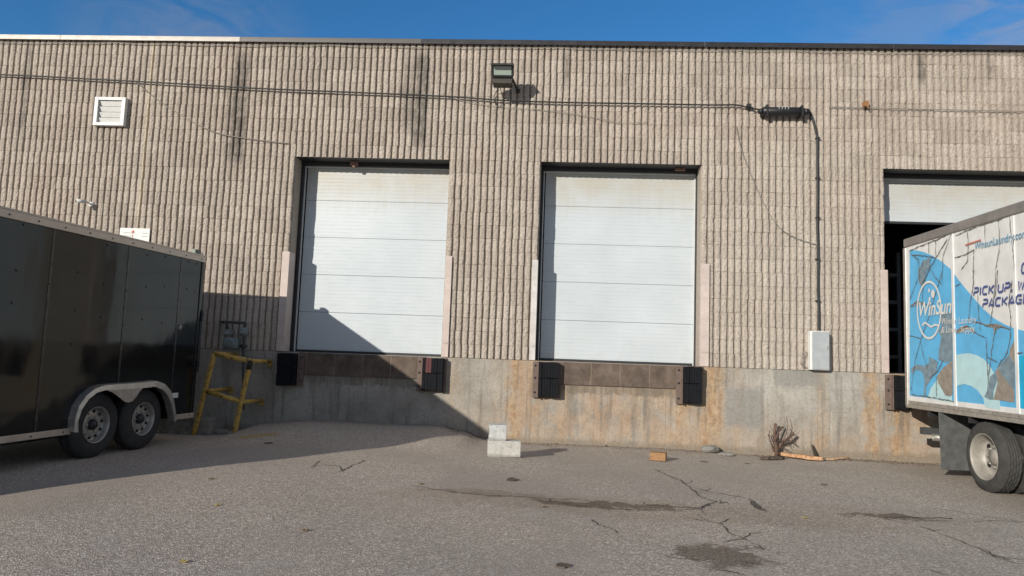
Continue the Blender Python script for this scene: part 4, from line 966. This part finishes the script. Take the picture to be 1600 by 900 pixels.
q = MB(); q.obox((fx+.075, fy-.010, -.72), (.07, .005, 0), (0, .004, 0), (0, .014, .24)); q.build('reinforcing_strip', simple('flap_strip', (.07, .073, .073), .9), fl)
q = MB(); q.box(XT+.35, XT+.45, YF, YR-.1, TB-.2, TB-.001); q.box(XT+1.8, XT+1.9, YF, YR-.1, TB-.2, TB-.001)
for y in (-1, -1.9, -2.9, -3.9): q.box(XT+.02, XT+2.28, y, y+.06, TB-.08, TB+.079)
q.box(XT+.1, XT+2.2, YF, YR-.05, TB+.02, TB+.0795)
q.tube([(XT+.3, wy, wz), (XT+2.0, wy, wz)], .08, 12); q.lathe([(-.15, 0), (-.12, .12), (0, .17), (.12, .12), (.15, 0)], (XT+1.1, wy, wz), (1, 0, 0), 16); q.build('chassis', M_DARK, tk)
a = W(1440, 673, -.62); q = MB(); q.box(a.x+.0, a.x+1.75, -.68, -.57, a.z-.045, a.z+.045); q.box(a.x+.3, a.x+.38, -.7, -.6, a.z+.046, TB-.02); q.box(a.x+1.4, a.x+1.48, -.7, -.6, a.z+.046, TB-.02); q.build('rear_bumper_bar', simple('dark_grey_steel', (.05, .053, .056), .7), tk, bevel=.004)
a = W(1458, 683, -.95); q = MB(); q.tube([a+Vector((0, .0, 0)), a+Vector((.12, -.03, -.005)), a+Vector((.5, -.4, 0))], .05, 14, False); q.build('exhaust_pipe', M_ALU, tk)

# ------------------------------------------------------------------ loose things on the ground
def rbox(c, hx, hy, hz, rz, tilt=0.):
    a = Vector((math.cos(rz), math.sin(rz), 0)); b = Vector((-math.sin(rz), math.cos(rz), 0)); u = Vector((0, 0, 1))
    return Vector(c), a*hx, b*hy, u*hz
c = G(786, 714.5); z = zg(c.x, c.y+.1); th = R(9)
def cmu(cx, cy, z, hx, hy, hz, rz, mat, label, hole):
    ce, ax, ay, az = rbox((cx, cy, z+hz), hx, hy, hz, rz)
    q = MB(); q.obox(ce, ax, ay, az)
    if hole: q.cur = 1; nx_ = ax.normalized(); q.obox(ce-ax-nx_*.0008, nx_*.001, ay*.3, az*.45)  # dark plate painted where the shaded core hole would be
    return q.thing('concrete_block', [mat, M_RUBBER], label, 'concrete block', 'loose concrete blocks by the wall', bevel=.005)
cmu(c.x, c.y+.1, z, .198, .097, .097, th, M_CEM2, 'larger dusty concrete block lying flat on the asphalt', False)
cmu(c.x-.09, c.y+.105, z+.1945, .102, .1, .095, th-.02, M_CEM, 'smaller pale concrete block sitting on top of another block', True)
a = G(1030, 721); ce = rbox((a.x, a.y+.08, zg(a.x, a.y)+.055), .10, .07, .05, R(-16))
q = MB(); q.obox(*ce); q.thing('wood_block', M_WOODB, 'short brown timber offcut lying on the asphalt', 'wood block', bevel=.006)
for i, (px, py, r_, lab) in enumerate([(1109, 707, (.13, .09, .065), 'grey rubble lump nearest the sunlit door'), (1147, 707, (.10, .08, .055), 'grey rubble lump nearest the dead branches'), (1134, 712, (.12, .06, .03), 'flat grey rubble piece in front of the other two lumps')]):
    a = G(px, py); q = MB(); q.blob((a.x, a.y, zg(a.x, a.y)+r_[2]*.7), r_, i+4, 2, .16); q.thing('rubble_lump', M_STONE, lab, 'rubble', 'rubble lumps at the foot of the wall')
# dead shrub
Yb = -.16
def wb(px, py, y=Yb): return W(px, py, y)
q = MB(); b0 = wb(1213, 712)
for pts, r_ in (([(1213, 712), (1212, 695), (1210, 680), (1212, 662)], [.05, .04, .034, .026]), ([(1213, 708), (1220, 694), (1230, 686), (1240, 677)], [.042, .036, .034, .028]), ([(1209, 706), (1204, 690), (1200, 679)], [.02, .015, .012]), ([(1211, 690), (1216, 676), (1223, 667)], [.022, .018, .012]),
                ([(1209, 700), (1202, 684), (1203, 673)], [.014, .01, .007]), ([(1222, 692), (1228, 678), (1231, 664), (1229, 650)], [.01, .008, .006, .004]), ([(1230, 685), (1236, 690), (1242, 694)], [.014, .012, .008]), ([(1216, 698), (1224, 700), (1233, 704)], [.01, .008, .005])):
    q.tube(smooth([wb(*p, Yb+rc.uniform(-.05, .05)) for p in pts], 3), [.58*r_[min(len(r_)-1, int(i/3.01))] for i in range((len(pts)-1)*3+1)], 7)
for i in range(40):
    s0 = wb(rc.uniform(1206, 1240), rc.uniform(664, 700), Yb+rc.uniform(-.08, .08)); e = s0+Vector((rc.uniform(-.08, .10), rc.uniform(-.1, .08), rc.uniform(-.04, .12))); q.tube([s0, (s0+e)/2+Vector((rc.uniform(-.02, .02), 0, rc.uniform(-.02, .02))), e], [.004, .003, .0015], 4)
q.thing('dead_shrub', M_BARK, 'cut back dead shrub with bare branches against the concrete base', 'dead shrub')
def plank(p0, p1, w_, h_, mat, name, lab, lift=.02, jag=True):
    a, b = G(*p0), G(*p1); a.z = zg(a.x, a.y)+lift; b.z = zg(b.x, b.y)+lift; q = MB(); d = (b-a); sd = Vector((-d.y, d.x, 0)).normalized(); n = 9; L_, R_ = [], []
    for i in range(n+1):
        t_ = i/n; ww = w_/2*(1 if .12 < t_ < .85 else .5 if .04 < t_ < .95 else .15)*rc.uniform(.75, 1.15); L_.append(a+d*t_+sd*ww+Vector((0, 0, rc.uniform(-.006, .006)))); R_.append(a+d*t_-sd*ww+Vector((0, 0, rc.uniform(-.006, .006))))
    up = Vector((0, 0, h_)); vs = []
    for l, r in zip(L_, R_): vs += [l, r, r+up, l+up]
    fs = [(4*i+j, 4*i+(j+1) % 4, 4*(i+1)+(j+1) % 4, 4*(i+1)+j) for i in range(n) for j in range(4)]+[(3, 2, 1, 0), (4*n, 4*n+1, 4*n+2, 4*n+3)]
    q.add(vs, fs, False); return q.thing(name, mat, lab, 'broken wood', 'splintered wood below the dead shrub')
plank((1201, 711), (1286, 722), .15, .045, M_WOODR, 'split_log', 'long split reddish log below the dead shrub')
plank((1187, 719), (1226, 718), .10, .03, M_WOODD, 'wood_scrap', 'dark weathered wood scrap left of the split log', .012)
plank((1291, 720), (1328, 717), .06, .02, M_WOODP, 'wood_scrap', 'thin pale stick right of the split log', .012)
a, b, c_ = wb(1267.5, 695, -.1), wb(1272, 716, -.3), wb(1276, 716, -.22); q = MB(); q.prism([a, b, c_, a+Vector((.03, .02, -.02))], (.03, .03, .0)); q.thing('wood_wedge', M_WOODD, 'dark pointed wood splinter leaning by the wall, behind the split log', 'broken wood', 'splintered wood below the dead shrub')
# items under the rail
a = G(330, 677); q = MB(); q.tube([(a.x-.1, -.62, zg(a.x, -.62)+.05), (a.x+.08, -.62, zg(a.x, -.62)+.05)], .05, 14); q.thing('plastic_bottle', simple('pale_blue_plastic', (.30, .38, .42), .4), 'pale bluish plastic container lying between the yellow posts', 'container', bevel=.008)
a = G(348, 677); q = MB(); q.blob((a.x, -.62, zg(a.x, -.62)+.035), (.12, .06, .045), 31, 2, .12); q.thing('rubble_lump', M_STONE, 'grey concrete lump beside the right yellow post', 'rubble', 'rubble lumps at the foot of the wall')
a = W(290, 655, -.9); q = MB(); q.box(a.x-.5, a.x+.3, -.75, -.35, -1.25, a.z+.0); q.thing('concrete_step', M_STONE, 'low concrete slab in shadow behind the trailer, beside the left yellow post', 'concrete slab', bevel=.01)
# flat scraps and leaves lying about
for i, (px, py, w_, h_, lab) in enumerate([(800, 750, .2, .09, 'dark scrap on the asphalt in front of the concrete blocks'), (878, 886, .13, .05, 'dark flat scrap near the bottom of the picture'), (1100, 722, .15, .025, 'thin dark splinter lying in front of the rubble'), (1167, 725, .1, .02, 'tiny dark splinter on the asphalt towards the split log'), (420, 693, .16, .04, 'dark scrap in the shaded area near the yellow rail'), (1288, 758, .1, .03, 'small dark scrap on the asphalt in front of the dead shrub'), (485, 655, .1, .05, 'dark clump at the wall foot below the left door')]):
    a = G(px, py); q = MB(); P = []
    for k in range(11):
        t_ = 2*math.pi*k/11; rr_ = rc.uniform(.55, 1.1); x, y = a.x+math.cos(t_)*w_*.4*rr_, a.y+math.sin(t_)*h_*1.1*rr_; P.append(Vector((x, y, zg(x, y)+.005)))
    q.prism(P, (0, 0, .006)); q.thing('debris_scrap', M_WOODD, lab, 'debris', 'dark scraps lying on the asphalt')
for i, (px, py, m, lab) in enumerate([(288, 879, M_LEAF, 'yellow fallen leaf at the lower left of the yard'), (477, 830, M_LEAFB, 'brown fallen leaf left of centre on the asphalt'), (340, 790, M_LEAF, 'yellow fallen leaf in the sunlit strip in front of the trailer'), (1258, 810, M_LEAF, 'yellow fallen leaf by the long cracks on the right'), (851, 793, M_LEAFB, 'brown fallen leaf at the left end of the dark streak'), (658, 757, M_LEAFB, 'small brown leaf in front of the left door'), (330, 749, M_LEAFB, 'small brown leaf beside the trailer shadow edge')]):
    a = G(px, py); q = MB(); n = 8; ro = rc.uniform(0, 3); P = []
    for k in range(n):
        t_ = 2*math.pi*k/n; rr_ = .020*(1 if k % 2 else .6); x, y = a.x+math.cos(t_+ro)*rr_*1.4, a.y+math.sin(t_+ro)*rr_*1.2; P.append(Vector((x, y, zg(x, y)+.006+.01*(k % 2))))
    top_ = Vector((a.x, a.y, zg(a.x, a.y)+.008)); q.add(P+[top_]+[p_+Vector((0, 0, -.003)) for p_ in P]+[top_+Vector((0, 0, -.003))], [(k, (k+1) % n, n) for k in range(n)]+[(n+1+(k+1) % n, n+1+k, 2*n+1) for k in range(n)]+[(k, n+1+k, n+1+(k+1) % n, (k+1) % n) for k in range(n)], False)
    q.thing('fallen_leaf', m, lab, 'leaf', 'fallen leaves on the asphalt')

q = MB(); rl = random.Random(21)
for i in range(520):
    x = rl.choice([rl.uniform(2.4, 7.2), rl.uniform(3.2, 4.9), rl.uniform(5.0, 7.5), rl.uniform(-1.3, 2.4)]); y = -.03-abs(rl.gauss(0, .13)); z = zg(x, y); sz = rl.uniform(.006, .024)
    a = rl.uniform(0, 6.28); ux, uy = math.cos(a)*sz, math.sin(a)*sz; h1, h2 = rl.uniform(.002, .016), rl.uniform(.002, .016)
    q.add([(x-ux, y-uy, z+.001), (x+uy*.5, y-ux*.5, z+h1), (x+ux, y+uy, z+.001), (x-uy*.5, y+ux*.5, z+h2), (x, y, z-.004)], [(0, 1, 3), (1, 2, 3), (0, 4, 1), (1, 4, 2), (2, 4, 3), (3, 4, 0)], False); q.mi[-6:] = [rl.choice([0, 0, 1, 2])]*6
lt_ = q.build('wall_foot_litter', [M_WOODD, M_STONE, M_LEAFB], None); tag(lt_, 'dry leaf crumbs and grit gathered along the foot of the wall', 'litter', kind='stuff')
for o in bpy.data.objects:
    for k in ('_o', '_local'):
        if k in o: del o[k]
